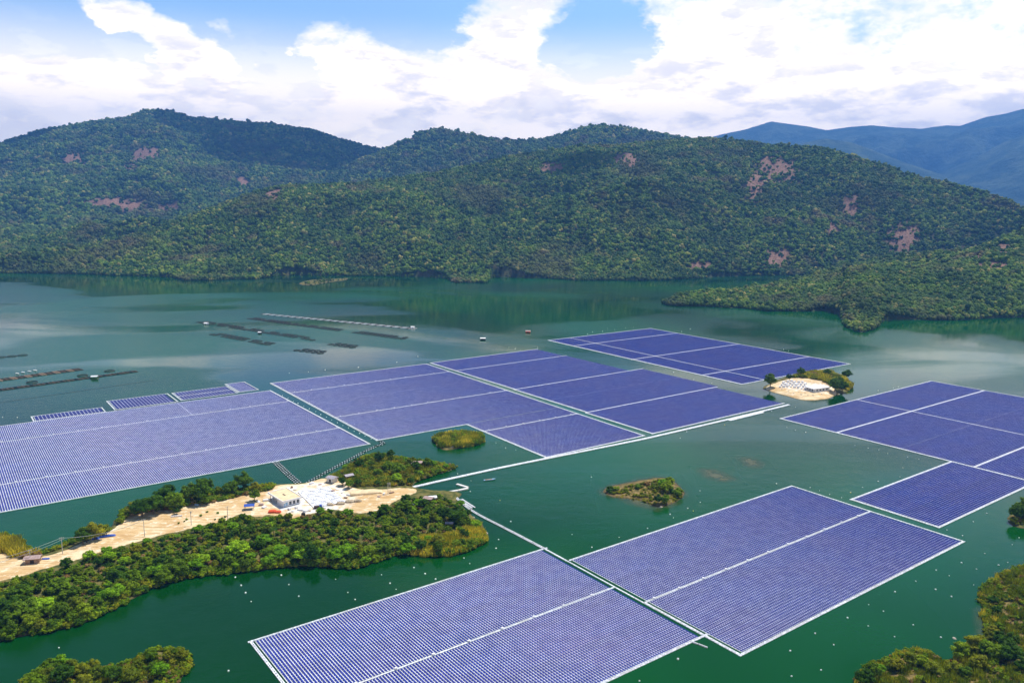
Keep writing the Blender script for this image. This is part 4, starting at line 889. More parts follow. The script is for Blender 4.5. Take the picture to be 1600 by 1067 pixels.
# right islet
for (x, y, kd, sc, lab) in ((1588, 812, 'dark', 1.35, 'front dark tree of the tiny islet at the right edge'), (1600, 806, 'dark', 1.6, 'tall dark tree of the tiny islet at the right edge'), (1584, 818, 'olive', .7, 'low olive bush-like tree at the water of the right islet'), (1612, 815, 'dark', 1.2, 'dark tree of the right islet partly outside the picture')):
    tree(kd, ISL_RIGHT.at(x, y), sc, lab, 'trees of the right islet')
und = place_px(ISL_RIGHT, [(1576, 812), (1584, 800), (1640, 795), (1640, 822), (1590, 822)], 60, 1.8, 41); scatter('islet_bushes', [tuple(p) for p in und], np.random.default_rng(9).uniform(.6, 1.1, len(und)), V_OBUSH, 'bushes on the tiny right islet', 42)
# bank at the lower right
for (x, y, kd, sc) in ((1362, 1062, 'dark', .8), (1350, 1072, 'dark', .8), (1376, 1050, 'bright', .5), (1400, 1046, 'olive', .7), (1422, 1040, 'olive', .75), (1440, 1042, 'mid', .7), (1460, 1056, 'olive', .8), (1500, 1030, 'mid', .9), (1520, 1020, 'olive', 1.0), (1540, 1022, 'mid', .9), (1530, 1045, 'olive', .9), (1555, 1030, 'mid', .9), (1572, 1024, 'dark', .9), (1580, 1036, 'dark', .9), (1560, 1006, 'dark', .7), (1545, 1006, 'olive', .7), (1582, 1008, 'dark', .6), (1552, 944, 'dark', .5), (1556, 960, 'dark', .45), (1545, 952, 'olive', .4), (1550, 990, 'olive', .6), (1560, 985, 'mid', .5), (1490, 1052, 'olive', .7), (1565, 905, 'olive', .5), (1556, 915, 'olive', .45), (1508, 1058, 'mid', .6), (1596, 1050, 'dark', .6)):
    tree(kd, BANK.at(x, y), sc*1.3, '%s rounded tree on the grassy bank in the lower right corner' % {'dark': 'dark', 'mid': 'mid green', 'bright': 'bright', 'olive': 'olive'}[kd], 'trees of the lower right bank')
und = place_px(BANK, [(1336, 1080), (1372, 1040), (1450, 1024), (1476, 1044), (1535, 1004), (1540, 915), (1600, 888), (1640, 890), (1640, 1090), (1340, 1100)], 700, 1.3, 43)
uz = np.random.default_rng(10)
keep = [p for p in und if fbm(np.array([p.x]), np.array([p.y]), 14, 3, .5, 6)[0] < .52 or uz.uniform() < .15]
scatter('bank_shrubs', [tuple(p) for p in keep], uz.uniform(.4, 1.1, len(keep)), V_OBUSH+V_BUSH[:2], 'shrubs scattered over the lower right bank', 44)
und = place_px(BANK, [(1336, 1090), (1372, 1038), (1450, 1022), (1476, 1042), (1535, 1004), (1538, 915), (1600, 886), (1640, 890), (1640, 1090), (1340, 1100)], 900, .9, 45)
scatter('bank_grass', [tuple(p) for p in und], uz.uniform(.6, 1.5, len(und)), V_GRASS+V_GRASS[2:]+V_REED[3:], 'dry and green grass tufts on the lower right bank', 46)
# near islet at the lower left
for (x, y, kd, sc) in ((60, 1062, 'mid', .7), (80, 1052, 'mid', .85), (96, 1046, 'bright', .8), (112, 1050, 'olive', .7), (130, 1056, 'olive', .75), (150, 1060, 'olive', .7), (165, 1058, 'mid', .6), (180, 1062, 'dark', .7), (145, 1048, 'olive', .6), (196, 1058, 'olive', .6), (236, 1032, 'mid', .6), (250, 1058, 'bright', .8), (240, 1048, 'mid', .5), (286, 1030, 'olive', .6), (262, 1030, 'olive', .5), (206, 1064, 'olive', .8), (100, 1068, 'dark', .9), (60, 1078, 'mid', .8), (130, 1075, 'olive', .8), (215, 1044, 'olive', .55), (272, 1024, 'dark', .35), (75, 1068, 'olive', .8)):
    tree(kd, ISL_LEFT.at(x, y), sc*1.3, '%s low tree packed on the near islet in the lower left corner' % {'dark': 'dark', 'mid': 'mid green', 'bright': 'bright green', 'olive': 'olive'}[kd], 'trees of the near left islet')
und = place_px(ISL_LEFT, [(10, 1090), (60, 1054), (100, 1042), (170, 1046), (228, 1024), (290, 1022), (292, 1040), (270, 1070), (150, 1120)], 420, 1.4, 47)
scatter('islet_scrub', [tuple(p) for p in und], uz.uniform(.5, 1.1, len(und)), V_OBUSH+V_BUSH[:1]+V_REED[3:], 'dense scrub on the near left islet', 48)
und = place_px(ISL_FAR, [(468, 444), (500, 437), (545, 435), (515, 441), (490, 446)], 60, 6, 49); scatter('far_islet_bushes', [tuple(p) for p in und], uz.uniform(1.5, 3, len(und)), FV, 'bushes on the thin far islet', 50)
# loose pale rocks
def rock_mesh(seed):
    r = np.random.default_rng(seed); v = I2[0]*(1+r.uniform(-.18, .18, (len(I2[0]), 1)))*np.array([1, .75, .5]); return npmesh('rock_%d' % seed, v, I2[1], [M_ROCK])
RK = [rock_mesh(i) for i in range(4)]
def rock(p, s, lab, g): o = link('rock', random.choice(RK), None, p, random.uniform(0, 6)); o.scale = (s, s, s); tag(o, lab, 'rock', g)
for (x, y, s) in ((965, 764, 1.2), (1029, 750.5, 1.3), (1059, 777, .9), (1049, 784, .9), (1033, 792, 1.0)): rock(ISL_BARE.at(x, y), s, 'pale boulder on the bare brown islet', 'boulders of the bare islet')
for (x, y, s) in ((676, 685, 1.3), (707, 698, 1.5), (712, 697.5, 1.2), (733, 694, .7), (758, 689, .8)): rock(ISL_REED.at(x, y), s, 'pale boulder at the water line of the reed islet', 'boulders of the reed islet')
for (x, y, s) in ((710, 724, 1.8), (697, 736, 1.0), (515, 745, 1.2), (530, 743, 1.3), (640, 736, .8)): rock(PEN.at(x, y), s, 'pale boulder at the edge of the hooked point', 'boulders of the hooked point')
for (x, y, s) in ((759, 822, .8), (760, 833, 1.3), (759, 838, .8), (709, 860, 1.2), (716, 858, .7), (740, 808, .9), (700, 852, .6)): rock(PEN.at(x, y), s, 'pale boulder round the tip of the peninsula', 'boulders of the peninsula tip')
for (x, y, s) in ((1545, 958, .9), (1553, 924, .8), (1591, 915, .7), (1582, 1045, .7)): rock(BANK.at(x, y), s, 'white boulder on the grassy bank', 'boulders of the grassy bank')
for (x, y, s) in ((267, 1050, 1.0), (260, 1058, .9), (279, 1041, .6), (228, 1058, .9)): rock(ISL_LEFT.at(x, y), s, 'pale rock on the near left islet', 'rocks of the near left islet')
rock(ISL_RIGHT.at(1577, 813), .9, 'white rock beside the right islet', 'rocks of the right islet'); rock(P(1491, 997, 0), 1.0, 'lone pinkish rock breaking the water near the lower right bank', 'lone rocks in the water')
# ------------------------------------------------------------------ pontoons, jetties and float chains
def ribbon_thing(name, label, cat, pxs, wd, seg, mats, part, z0=-.15, z1=.5, group=None, rails=False, gap=.25, z=0.0):
    pts = [P(x, y, 0) for x, y in pxs]; root = thing(name, label, cat, pts[0], 0, group); o = pts[0]
    # resample
    L = [0]
    for a, b in zip(pts, pts[1:]): L.append(L[-1]+(b-a).length)
    def at(s):
        for i in range(len(pts)-1):
            if s <= L[i+1] or i == len(pts)-2: return pts[i].lerp(pts[i+1], (s-L[i])/(L[i+1]-L[i]))-o
    n = max(1, int(L[-1]/seg)); st_ = L[-1]/n
    for i in range(n):
        a = at(i*st_+gap/2); b = at((i+1)*st_-gap/2); c = (a+b)/2; an = math.atan2(b.y-a.y, b.x-a.x); l = (b-a).length; m = MB()
        if rails:
            m.box(-l/2, l/2, -wd/2, -wd/2+wd*.3, z0, z1); m.box(-l/2, l/2, wd/2-wd*.3, wd/2, z0, z1)
            k = int(l/1.6)
            for j in range(k): m.box(-l/2+j*1.6, -l/2+j*1.6+.7, -wd*.2+.004, wd*.2-.004, z0, z1-.02)
        else:
            m.box(-l/2, l/2, -wd/2, wd/2, z0, z1)
            m.box(-l/2, l/2, -wd/2-.12, -wd/2-.002, z0, z1-.1, min(1, len(mats)-1))
        m.build(part, mats, root, (c.x, c.y, z), an)
    return root
ribbon_thing('floating_walkway', 'long white floating walkway running from the sandy landing along the middle arrays', 'walkway', [(600, 768), (640, 763), (662, 757.5), (700, 749), (780, 731.5), (852, 717), (930, 701.5), (1007, 686), (1100, 664.5), (1180, 645.5), (1233, 632.6)], 3.0, 13, [M_WALK, M_FLOATD], 'pontoon', z=.02)
ribbon_thing('floating_platform', 'short thick white pontoon moored beside the far end of the long walkway', 'platform', [(1139, 657.3), (1192, 644.3)], 3.4, 12, [M_FLOAT, M_FLOATD], 'pontoon', z=.03)
ribbon_thing('floating_walkway', 'thin curved white walkway from the jetty to the corner of the nearest array', 'walkway', [(704, 769), (716, 781), (732, 795), (752, 807), (780, 821), (815, 839), (850, 857.5)], 1.9, 9, [M_FLOATD], 'pontoon', rails=True)
ribbon_thing('jetty', 'pale hooked jetty bent back on itself at the landing', 'jetty', [(646, 764.5), (653, 771), (664, 774.5), (680, 772.6), (700, 769.5), (718, 766.5), (731.5, 763.6)], 2.0, 7, [M_CONC], 'deck_section', z1=.8)
ribbon_thing('jetty', 'short outer arm at the end of the hooked jetty', 'jetty', [(731.5, 762.4), (713.5, 757)], 2.0, 6, [M_CONC], 'deck_section', z1=.8)
ribbon_thing('jetty', 'stubby wooden stage beside the hooked jetty', 'jetty', [(708, 769.5), (714, 774.5)], 3.0, 6, [M_TIN], 'deck_section', z1=.7)
ribbon_thing('ladder_raft', 'narrow white ladder-like raft floating beside the curved walkway', 'raft', [(719.5, 780.5), (740, 794)], 3.2, 30, [M_FLOATD], 'frame', rails=True)
def chain(label, pxs, offs, wob=0.0, step=1.7):
    root = thing('float_chain', label, 'float chain', P(*pxs[0]), 0, 'black and white float chains tied between array and shore'); o = P(*pxs[0]); r = random.Random(len(pxs)*7+int(pxs[0][0]))
    pts = [P(x, y)-o for x, y in pxs]; mb = MB(); mw = MB(); rope = MB(); i = 0
    for off in offs:
        for a, b in zip(pts, pts[1:]):
            d = (b-a); L = d.length; d.normalize(); n = Vector((-d.y, d.x, 0)); k = int(L/step)
            rope.beam(a+n*off+Vector((0, 0, .1)), b+n*off+Vector((0, 0, .1)), .35, .25)
            for j in range(k):
                p = a+d*(j*step+.4)+n*(off+(.5 if i % 2 else -.5)*wob); i += 1
                t = mw if i % 2 else mb; t.lathe([(.05, -.2), (.50, 0), (.50, .45), (.2, .66)], 7, 0, (p.x, p.y))
    for nm, m, mt in (('white_floats', mw, M_FLOAT), ('black_floats', mb, M_BLACK)): m.build(nm, [mt], root)['kind'] = 'stuff'
    rope.build('rope', [M_BLACK], root)
chain('straight chain of black and white floats from the pale array down to the white slab', [(430, 722), (452, 743), (474, 762)], (-1.9, 0, 1.9))
chain('long slanting chain of black and white floats ending at the corner of the middle array', [(476, 757), (503, 741.5), (536, 723.5), (568, 706.5), (588, 697), (600, 693.5), (593, 688.8)], (-1.1, 1.1), .4)

# ------------------------------------------------------------------ small boats and house boats
def hull(b, L, W, H, m=0, open_=True):
    ss = [(-L/2, .55), (-L*.3, .9), (0, 1), (L*.28, .8), (L*.45, .3), (L/2, .04)]
    for (x0, w0), (x1, w1) in zip(ss, ss[1:]):
        z0 = H*(1+.35*max(0, x0/(L/2))**2); z1 = H*(1+.35*max(0, x1/(L/2))**2)
        b.hexa([(x0, -w0*W*.3, -.1), (x1, -w1*W*.3, -.1), (x1, w1*W*.3, -.1), (x0, w0*W*.3, -.1)], [(x0, -w0*W/2, z0), (x1, -w1*W/2, z1), (x1, w1*W/2, z1), (x0, w0*W/2, z0)], m)
def boat(label, px, rz, L=7, W=1.8, m=M_LBLUE, cabin=None, group=None):
    t = thing('boat', label, 'boat', P(*px), rz, group); b = MB(); hull(b, L, W, .7); b.build('hull', [m], t)
    s = MB(); s.box(-L*.38, L*.22, -W*.36, W*.36, .705, .76); s.build('deck', [M_WOOD], t)
    if cabin:
        c = MB(); c.box(-L*.3, L*.1, -W*.36, W*.36, .77, 2.1); c.build('cabin', [cabin[0]], t); c = MB(); c.box(-L*.34, L*.14, -W*.46, W*.46, 2.11, 2.25); c.build('roof', [cabin[1]], t)
    return t
boat('small pale blue boat drifting below the long walkway', (765, 750), R(20), 9, 1.9, M_LBLUE)
boat('boat moored in the shade of the hooked point', (634, 757), R(8), 8, 1.6, M_FLOATD)
boat('dark boat pulled up at the shore of the building island', (1242, 620), R(-14), 9, 2.0, M_BLACK)
boat('grey boat beached under the broad tree at the peninsula tip', (694, 821), R(5), 6, 1.7, M_GTIN).location.z = 1.6
def houseboat(label, px, rz, sx=6, sy=4, walls=M_WHITE, roof=M_WHITE, base=M_BLACK, h=2.4):
    t = thing('floating_hut', label, 'floating hut', P(*px), rz, None); b = MB(); b.box(-sx/2-1, sx/2+1, -sy/2-1, sy/2+1, -.2, .4); b.build('raft', [base], t)
    b = MB(); b.box(-sx/2, sx/2, -sy/2, sy/2, .41, h)
    b.build('wall', [walls], t); d = MB(); d.box(-.5, .5, -sy/2-.04, -sy/2-.003, .45, h-.4); d.build('door', [M_BLACK], t)
    b = MB(); b.hexa([(-sx/2-.6, -sy/2-.6, h+.003), (sx/2+.6, -sy/2-.6, h+.003), (sx/2+.6, sy/2+.6, h+.003), (-sx/2-.6, sy/2+.6, h+.003)], [(-sx/2-.6, -.1, h+1.1), (sx/2+.6, -.1, h+1.1), (sx/2+.6, .1, h+1.1), (-sx/2-.6, .1, h+1.1)]); b.build('roof', [roof], t)
houseboat('white roofed floating hut alone in open water beyond the middle array', (754.5, 531), R(5), 7, 4, M_BLACK, M_WHITE)
houseboat('reddish floating hut left of the farthest array', (825, 519.5), R(-5), 7, 4.5, M_RED, M_TIN, M_RUST)
houseboat('green hut with a cream roof on the long brown cage raft at the left', (148, 592), R(8), 6, 4, M_GREEN, M_FLOAT, M_RUST, 3)
houseboat('white hut at the left end of the long ring cage raft', (322.5, 507), R(-15), 6, 5, M_WHITE, M_WHITE)
houseboat('tiny white roofed hut half way along the long ring cage raft', (406, 521.5), R(-15), 4, 3.4, M_BLACK, M_WHITE)
houseboat('white hut at the right end of the white cage line', (645, 513), R(-10), 5, 4, M_FLOATD, M_WHITE, M_RUST)

# ------------------------------------------------------------------ fish cages
GC = 'fish cage rafts on the far water'
def ring_raft(label, a, b, rows, r, mt=M_BLACK, seed=0, skip=.0):
    A, B = P(*a), P(*b); d = B-A; L = d.length; an = math.atan2(d.y, d.x); t = thing('cage_raft', label, 'fish cage', A, an, GC); rr = random.Random(seed)
    mb = MB(); mb.ring(0, 0, r-.55, .42, .25, 18)
    for k in range(6): mb.beam((math.cos(k*PI/3)*(r-.8), math.sin(k*PI/3)*(r-.8), .3), (math.cos(k*PI/3)*r, math.sin(k*PI/3)*r, .3), .25, .15)
    me = mb.mesh('ring', [mt]); n = int(L/(2*r))
    for j in range(rows):
        for i in range(n - (1 if j % 2 else 0)):
            if rr.random() < skip*(1 if j else .2): continue
            link('cage_ring', me, t, (r+i*2*r+(r if j % 2 else 0)+rr.uniform(-.3, .3), (j-(rows-1)/2)*r*2.15+rr.uniform(-.5, .5), 0))
    return t
ring_raft('longest raft of dark ring cages, with a white hut at its left end', (312, 502.5), (498, 531.5), 2, 5.0, seed=1, skip=.25)
ring_raft('ring cage raft behind and right of the longest one', (391, 497), (535, 516.5), 2, 4.8, seed=2, skip=.1)
ring_raft('ring cage raft nearest the left, below the longest one', (334, 521.5), (427, 538.5), 2, 5.0, seed=3, skip=.3)
ring_raft('short cluster of ring cages closest to the middle array', (464, 546), (516, 552), 2, 5.2, seed=4, skip=.05)
ring_raft('short cluster of ring cages second closest to the middle array', (517, 537), (567, 543.5), 2, 5.2, seed=5, skip=.05)
ring_raft('ring cage raft under the right end of the white cage line', (555, 518.5), (642, 530), 2, 5.0, seed=6, skip=.2)
ring_raft('three large ring cages at the left edge of the picture', (-26, 561), (48, 554), 1, 6.2, seed=7)
def frame_raft(label, a, b, nw, cell, mt, mt2=None, extra=None):
    A, B = P(*a), P(*b); d = B-A; L = d.length; an = math.atan2(d.y, d.x); t = thing('cage_raft', label, 'fish cage', A, an, GC); n = int(L/cell)
    f = MB()
    for i in range(n):
        c = MB(); e = cell-.25
        for j in range(nw):
            x0, y0 = 0, (j-nw/2)*cell
            c.box(x0, x0+e, y0, y0+.7, -.1, .45); c.box(x0, x0+e, y0+e-.7, y0+e, -.1, .45); c.box(x0, x0+.7, y0+.703, y0+e-.703, -.1, .44); c.box(x0+e-.7, x0+e, y0+.703, y0+e-.703, -.1, .44)
        c.build('cage_frame', [mt if (mt2 is None or i % 3) else mt2], t, (i*cell, 0, 0))
    return t
frame_raft('long thin line of small white cages behind the ring rafts', (410, 490.5), (652, 514), 2, 5.4, M_FLOATD, M_RUST)
frame_raft('upper brown timber cage raft at the left edge', (-30, 598), (128, 576.5), 3, 5.0, M_RUST, M_WOOD)
frame_raft('lower long brown timber cage raft carrying the green hut', (-30, 613.5), (214, 580), 2, 5.0, M_RUST, M_BLACK)
for (x, y) in ((50, 597.5), (129, 587), (171, 580)):
    p = P(x, y); t = thing('cage_ring', 'single dark ring cage tied %s' % {50: 'at the left behind the long timber raft', 129: 'behind the timber raft just left of the green hut', 171: 'behind the right end of the timber raft'}[x], 'fish cage', p, 0, 'single ring cages'); mb = MB(); mb.ring(0, 0, 5.6, .35, .25, 22); mb.build('float_collar', [M_BLACK], t); mb = MB(); mb.ring(0, 0, 5.2, .12, .95, 22); mb.build('handrail', [M_BLACK], t)
for i, (x, y) in enumerate(((27, 584.5), (36, 582.6), (46, 581), (55, 579.5))):
    b = MB(); b.box(-2.4, 2.4, -.7, .7, .46, 1.3); o = b.build('float_stack', [M_WHITE], None, P(x, y), R(-20)); tag(o, 'white block lying on the upper brown cage raft', 'float block', 'white blocks on the upper raft')
rp = MB(); a, b_ = P(-20, 632), P(242, 594); rp.beam(a, b_, .5, .2); tag(rp.build('mooring_rope', [M_BLACK]), 'thin dark mooring rope stretched over the water above the left array', 'rope')

# ------------------------------------------------------------------ buildings on the peninsula
def frame_from(front, left, right_, land):
    f, l, r_ = land.at(*front), land.at(*left), land.at(*right_); ax = (l-f); ay = (r_-f); lx, ly = Vector((ax.x, ax.y)).length, Vector((ay.x, ay.y)).length
    an = math.atan2(ax.y, ax.x); z = f.z; cr = ax.x*ay.y-ax.y*ay.x
    return f, an, lx, ly*(1 if cr > 0 else -1), z
f0, an, lx, ly, z0 = frame_from((443, 793), (421.5, 779), (466, 784.5), PEN)
T = thing('house', 'white flat-roofed house with a yellowish roof deck on the construction site', 'house', f0, an)
sg = 1 if ly > 0 else -1; ly = abs(ly)
def Y(a, b): return (a*sg, b*sg) if sg > 0 else (b*sg, a*sg)
H = 3.8; b = MB()
b.box(0, lx, *Y(2.2, ly), 0, H); b.box(0, lx*.42, *Y(.02, 2.19), 0, H-.01); b.build('wall', [M_WHITE], T)
b = MB(); b.box(-.9, lx+.9, *Y(-.9, ly+.9), H+.003, H+.45); b.box(-.9, lx+.9, *Y(-.9, -.5), H+.453, H+1.0); b.box(-.9, lx+.9, *Y(ly+.5, ly+.9), H+.453, H+1.0); b.box(-.9, -.5, *Y(-.497, ly+.497), H+.453, H+.99); b.box(lx+.5, lx+.9, *Y(-.497, ly+.497), H+.453, H+.99); b.build('roof_slab', [M_WHITE], T)
b = MB(); b.box(-.49, lx+.49, *Y(-.49, ly+.49), H+.455, H+.62); b.build('roof_deck', [M_YROOF], T)
b = MB(); b.box(lx*.45, lx*.62, *Y(ly*.45, ly*.52), H+.63, H+.75); b.build('roof_hatch', [M_RUST], T)
for i in range(4):
    w_ = MB(); x = lx*.48+i*lx*.13; w_.box(x, x+lx*.085, *Y(2.13, 2.197), .9, 3.3); w_.build('window', [M_GLASS], T)
for i in range(4):
    w_ = MB(); y = ly*(.12+.22*i); w_.box(-.06, -.004, *Y(y, y+ly*.13), 1.0, 3.2); w_.build('window', [M_GLASS if i else M_LBLUE], T)
for i in range(4):
    c = MB(); x = lx*.45+i*lx*.17; c.box(x, x+.35, *Y(.05, .4), 0, H); c.build('column', [M_WHITE], T)
b = MB(); b.box(-.05, -.004, *Y(ly*.02, ly*.1), .1, 2.6); b.build('door', [M_LBLUE], T)
b = MB(); b.box(-4, lx+3, *Y(-3.5, ly+2), -.3, .14); b.build('plinth', [M_CONC], T)
# white foundation slab split into bays
f0, an, lx, ly, z0 = frame_from((491, 794), (466, 769), (537, 783), PEN); sg = 1 if ly > 0 else -1; ly = abs(ly)
T = thing('foundation', 'bright white concrete foundation divided into small bays next to the house', 'foundation', f0, an)
b = MB(); b.box(0, lx, *Y(0, ly), -.6, .25); b.build('slab', [M_WHITE], T)
NX, NY = 6, 6
for i in range(NX+1):
    x = i*lx/NX; b = MB(); b.box(x-.22, x+.22, *Y(0, ly), .253, .60); b.build('beam', [M_WHITE], T)
for j in range(NY+1):
    y = j*ly/NY; b = MB(); b.box(-.2, lx+.2, *Y(y-.22, y+.22), .255, .58); b.build('beam', [M_WHITE], T)
for i in range(NX):
    for j in range(NY):
        if (i*7+j*5) % 4 == 0: continue
        b = MB(); cx_, cy_ = (i+.5)*lx/NX, (j+.5)*ly/NY; s_ = .7+.5*((i*3+j) % 3)/2; b.box(cx_-s_, cx_+s_, *Y(cy_-s_, cy_+s_), .256, .62+.35*((i+j) % 2)); b.build('pier', [M_WHITE], T)
def hut(label, px, land, rz, sx, sy, h, roof, wall=None, rise=.8, posts=True, name='hut', cat='hut', group=None, dz=0):
    p = land.at(*px); t = thing(name, label, cat, p, rz, group)
    if wall: b = MB(); b.box(-sx*.42, sx*.42, -sy*.4, sy*.42, 0, h-.02); b.build('wall', [wall], t); b = MB(); b.box(-sx*.12, sx*.12, -sy*.4-.05, -sy*.4-.004, .05, h*.75); b.build('door', [M_BLACK], t)
    if posts:
        for (a, c) in ((-1, -1), (1, -1), (-1, 1), (1, 1)): b = MB(); b.box(a*sx*.47-.1, a*sx*.47+.1, c*sy*.47-.1, c*sy*.47+.1, -.2, h); b.build('post', [M_WOOD], t)
    b = MB(); x, y = sx/2+.3, sy/2+.3
    b.hexa([(-x, -y, h+.003), (x, -y, h+.003), (x, 0, h+rise), (-x, 0, h+rise)], [(-x, -y, h+.13), (x, -y, h+.13), (x, 0, h+rise+.13), (-x, 0, h+rise+.13)]); b.build('roof_sheet', [roof], t)
    b = MB(); b.hexa([(-x, .004, h+rise), (x, .004, h+rise), (x, y, h+.003), (-x, y, h+.003)], [(-x, .004, h+rise+.13), (x, .004, h+rise+.13), (x, y, h+.13), (-x, y, h+.13)]); b.build('roof_sheet', [roof], t)
    return t
hut('open hut with a rusty pink tin roof beside the track at the far left', (52, 878), PEN, R(14), 8, 5, 2.8, M_TIN, M_WOOD)
hut('open shelter roofed with blue tarpaulin left of the white house', (390, 795), PEN, R(12), 6, 4.5, 2.6, M_BLUE, None)
hut('lilac grey tin shed with white wall at the neck of the hooked point', (519, 752), PEN, R(-30), 7, 5.5, 3, M_GTIN, M_CONC)
hut('small shed with a lilac tin roof tilted towards the lake', (545, 748), PEN, R(35), 6, 4.5, 2.8, M_GTIN, M_WOOD)
hut('pinkish roofed shed near the end of the hooked point', (652, 728), PEN, R(10), 9, 5, 3, M_TIN, M_WOOD)
hut('pink shed beside the jetty', (670, 784), PEN, R(-20), 6, 5, 2.8, M_TIN, M_TIN)
hut('white roofed shed between the pink shed and the green tree', (676, 782), PEN, R(15), 5, 4, 2.6, M_WHITE, M_CONC)
hut('small white tent in the bushes near the peninsula tip', (671, 811), PEN, R(10), 4.2, 3.2, 1.6, M_WHITE, M_CONC, 1.0, False)
hut('low grey shelter in the shade of the broad tree at the tip', (702, 821), PEN, R(0), 4.5, 3, 1.8, M_GTIN, None, .5)
hut('low white shelter among bushes left of the pink shed', (652, 791), PEN, R(0), 5, 3, 1.8, M_FLOATD, None, .4)
def tarp(label, px, rz, L, Wd, h, mt, name='tarp_pile', cat='tarp', group=None, land=PEN):
    r = np.random.default_rng(int(px[0])); v = I2[0].copy(); v = np.sign(v)*np.abs(v)**.6*np.array([L/2, Wd/2, h])*(1+r.uniform(-.08, .08, (len(v), 1)))
    p = land.at(*px); return tag(link(name, npmesh(name, v, I2[1], [mt], None, False), None, p, rz), label, cat, group)
tarp('long bright blue tarp over a pile beside the track', (168, 838), R(18), 9, 3, 1.1, M_BLUE)
tarp('small dark blue tarp heap left of the long blue one', (150, 842), R(10), 4.5, 2, .9, M_BLUE)
tarp('blue tarp patch beside the rusty tin hut', (71, 873), R(10), 4.5, 2, .5, M_BLUE)
tarp('larger orange-red tarp heap in front of the white house', (426, 800), R(10), 6, 4, 1.6, M_RED)
tarp('smaller orange-red tarp heap in front of the white house', (434.5, 800.5), R(0), 3.8, 3.2, 1.3, M_RED)
tarp('light blue covered bundle under the trees on the road side', (307, 789), R(-10), 3, 1.6, .8, M_LBLUE)
for (x, y, s, lab) in ((532, 787, 3.0, 'gravel heap right of the white foundation'), (547, 784, 3.4, 'gravel heap between its two neighbours on the yellow earth'), (559, 783, 2.6, 'small gravel heap furthest from the foundation'), (516, 789, 2.4, 'low gravel heap at the corner of the foundation')): tarp(lab, (x, y), 0, s*2, s*1.4, 1.3, M_SAND_OBJ, 'gravel_heap', 'heap')
tarp('mound of brown earth at the sandy end of the road', (572, 770), R(12), 22, 9, 1.6, M_YROOF, 'earth_mound', 'mound')
b = MB(); b.box(-3.4, 3.4, -.25, .25, -.2, .9); t = b.build('low_wall', [M_WHITE], None, PEN.at(276, 807), R(14)); tag(t, 'low white wall lying across the sandy bend', 'wall')
rc = random.Random(5); k_ = 0
for (x, y) in [(408, 789), (413, 793), (404, 784), (452, 796), (458, 799), (463, 794), (470, 797), (478, 799), (484, 798), (508, 793), (512, 786), (520, 768), (527, 764), (535, 769), (545, 774), (500, 757), (487, 756), (461, 765), (456, 762), (449, 804), (416, 782), (526, 778), (540, 778), (600, 772), (592, 776), (612, 770), (585, 768), (560, 770)]:
    k_ += 1; b = MB(); a_, c_, h_ = rc.uniform(.7, 2.2), rc.uniform(.5, 1.2), rc.uniform(.4, 1.3)
    nb = rc.randint(1, 3)
    for q_ in range(nb): b.box(-a_+q_*.25, a_-q_*.2, -c_, c_*(1-.15*q_), q_*h_/nb+.01*q_, (q_+1)*h_/nb)
    mt = rc.choice([M_WHITE, M_WHITE, M_CONC, M_WOOD, M_TIN])
    tag(b.build('material_stack', [mt], None, PEN.at(x, y), rc.uniform(0, 3)), '%s stack of building material %s' % ({'white_wall_paint': 'white', 'pale_concrete': 'pale grey', 'bare_timber': 'brown', 'dusty_pink_tin': 'pinkish'}[mt.name], 'beside the white house' if x < 470 else 'round the white foundation' if x < 530 else 'on the yellow earth'), 'stack', 'building materials on the site')
for (x, y) in [(314, 806), (324, 800), (340, 802), (336, 812), (288, 815), (352, 808), (279, 818), (292, 812)]:
    tree('bush', PEN.at(x, y), rc.uniform(.35, .6), 'small lone bush growing on the sandy road', 'lone bushes on the sand', name='shrub', cat='shrub', trunk=False)
# small dark lorry in front of the foundation
t = thing('lorry', 'small dark lorry parked in front of the white foundation', 'lorry', PEN.at(497, 794), R(12))
b = MB(); b.box(-2.6, .9, -1, 1, .75, 1.0); b.build('chassis', [M_BLACK], t); b = MB(); b.hexa([(1.0, -1, .6), (2.7, -1, .6), (2.7, 1, .6), (1.0, 1, .6)], [(1.0, -.95, 2.4), (2.3, -.95, 2.4), (2.3, .95, 2.4), (1.0, .95, 2.4)]); b.build('cab', [M_BLUE], t)
b = MB(); b.box(-2.6, .85, -1.05, 1.05, 1.003, 1.75); b.build('cargo_bed', [M_RUST], t); b = MB(); b.hexa([(2.5, -.8, 1.5), (2.56, -.8, 1.5), (2.56, .8, 1.5), (2.5, .8, 1.5)], [(2.36, -.8, 2.2), (2.42, -.8, 2.2), (2.42, .8, 2.2), (2.36, .8, 2.2)]); b.build('windscreen', [M_GLASS], t)
for (x, y) in ((-1.8, -1), (-1.8, 1), (1.7, -1), (1.7, 1)):
    w_ = MB(); w_.hexa([(math.cos(k*PI/5)*.5, -.15, math.sin(k*PI/5)*.5+.5) for k in range(10)], [(math.cos(k*PI/5)*.5, .15, math.sin(k*PI/5)*.5+.5) for k in range(10)]); w_.build('wheel', [M_BLACK], t, (x, y, 0))
t = thing('water_tank', 'dark round tank in the clearing below the house', 'tank', PEN.at(474, 805), 0); b = MB(); b.lathe([(1.3, 0), (1.35, 1.4), (.9, 1.8)], 12); b.build('tank_body', [M_BLACK], t); b = MB(); b.lathe([(.35, 1.81), (.35, 1.95)], 8); b.build('tank_lid', [M_BLACK], t)
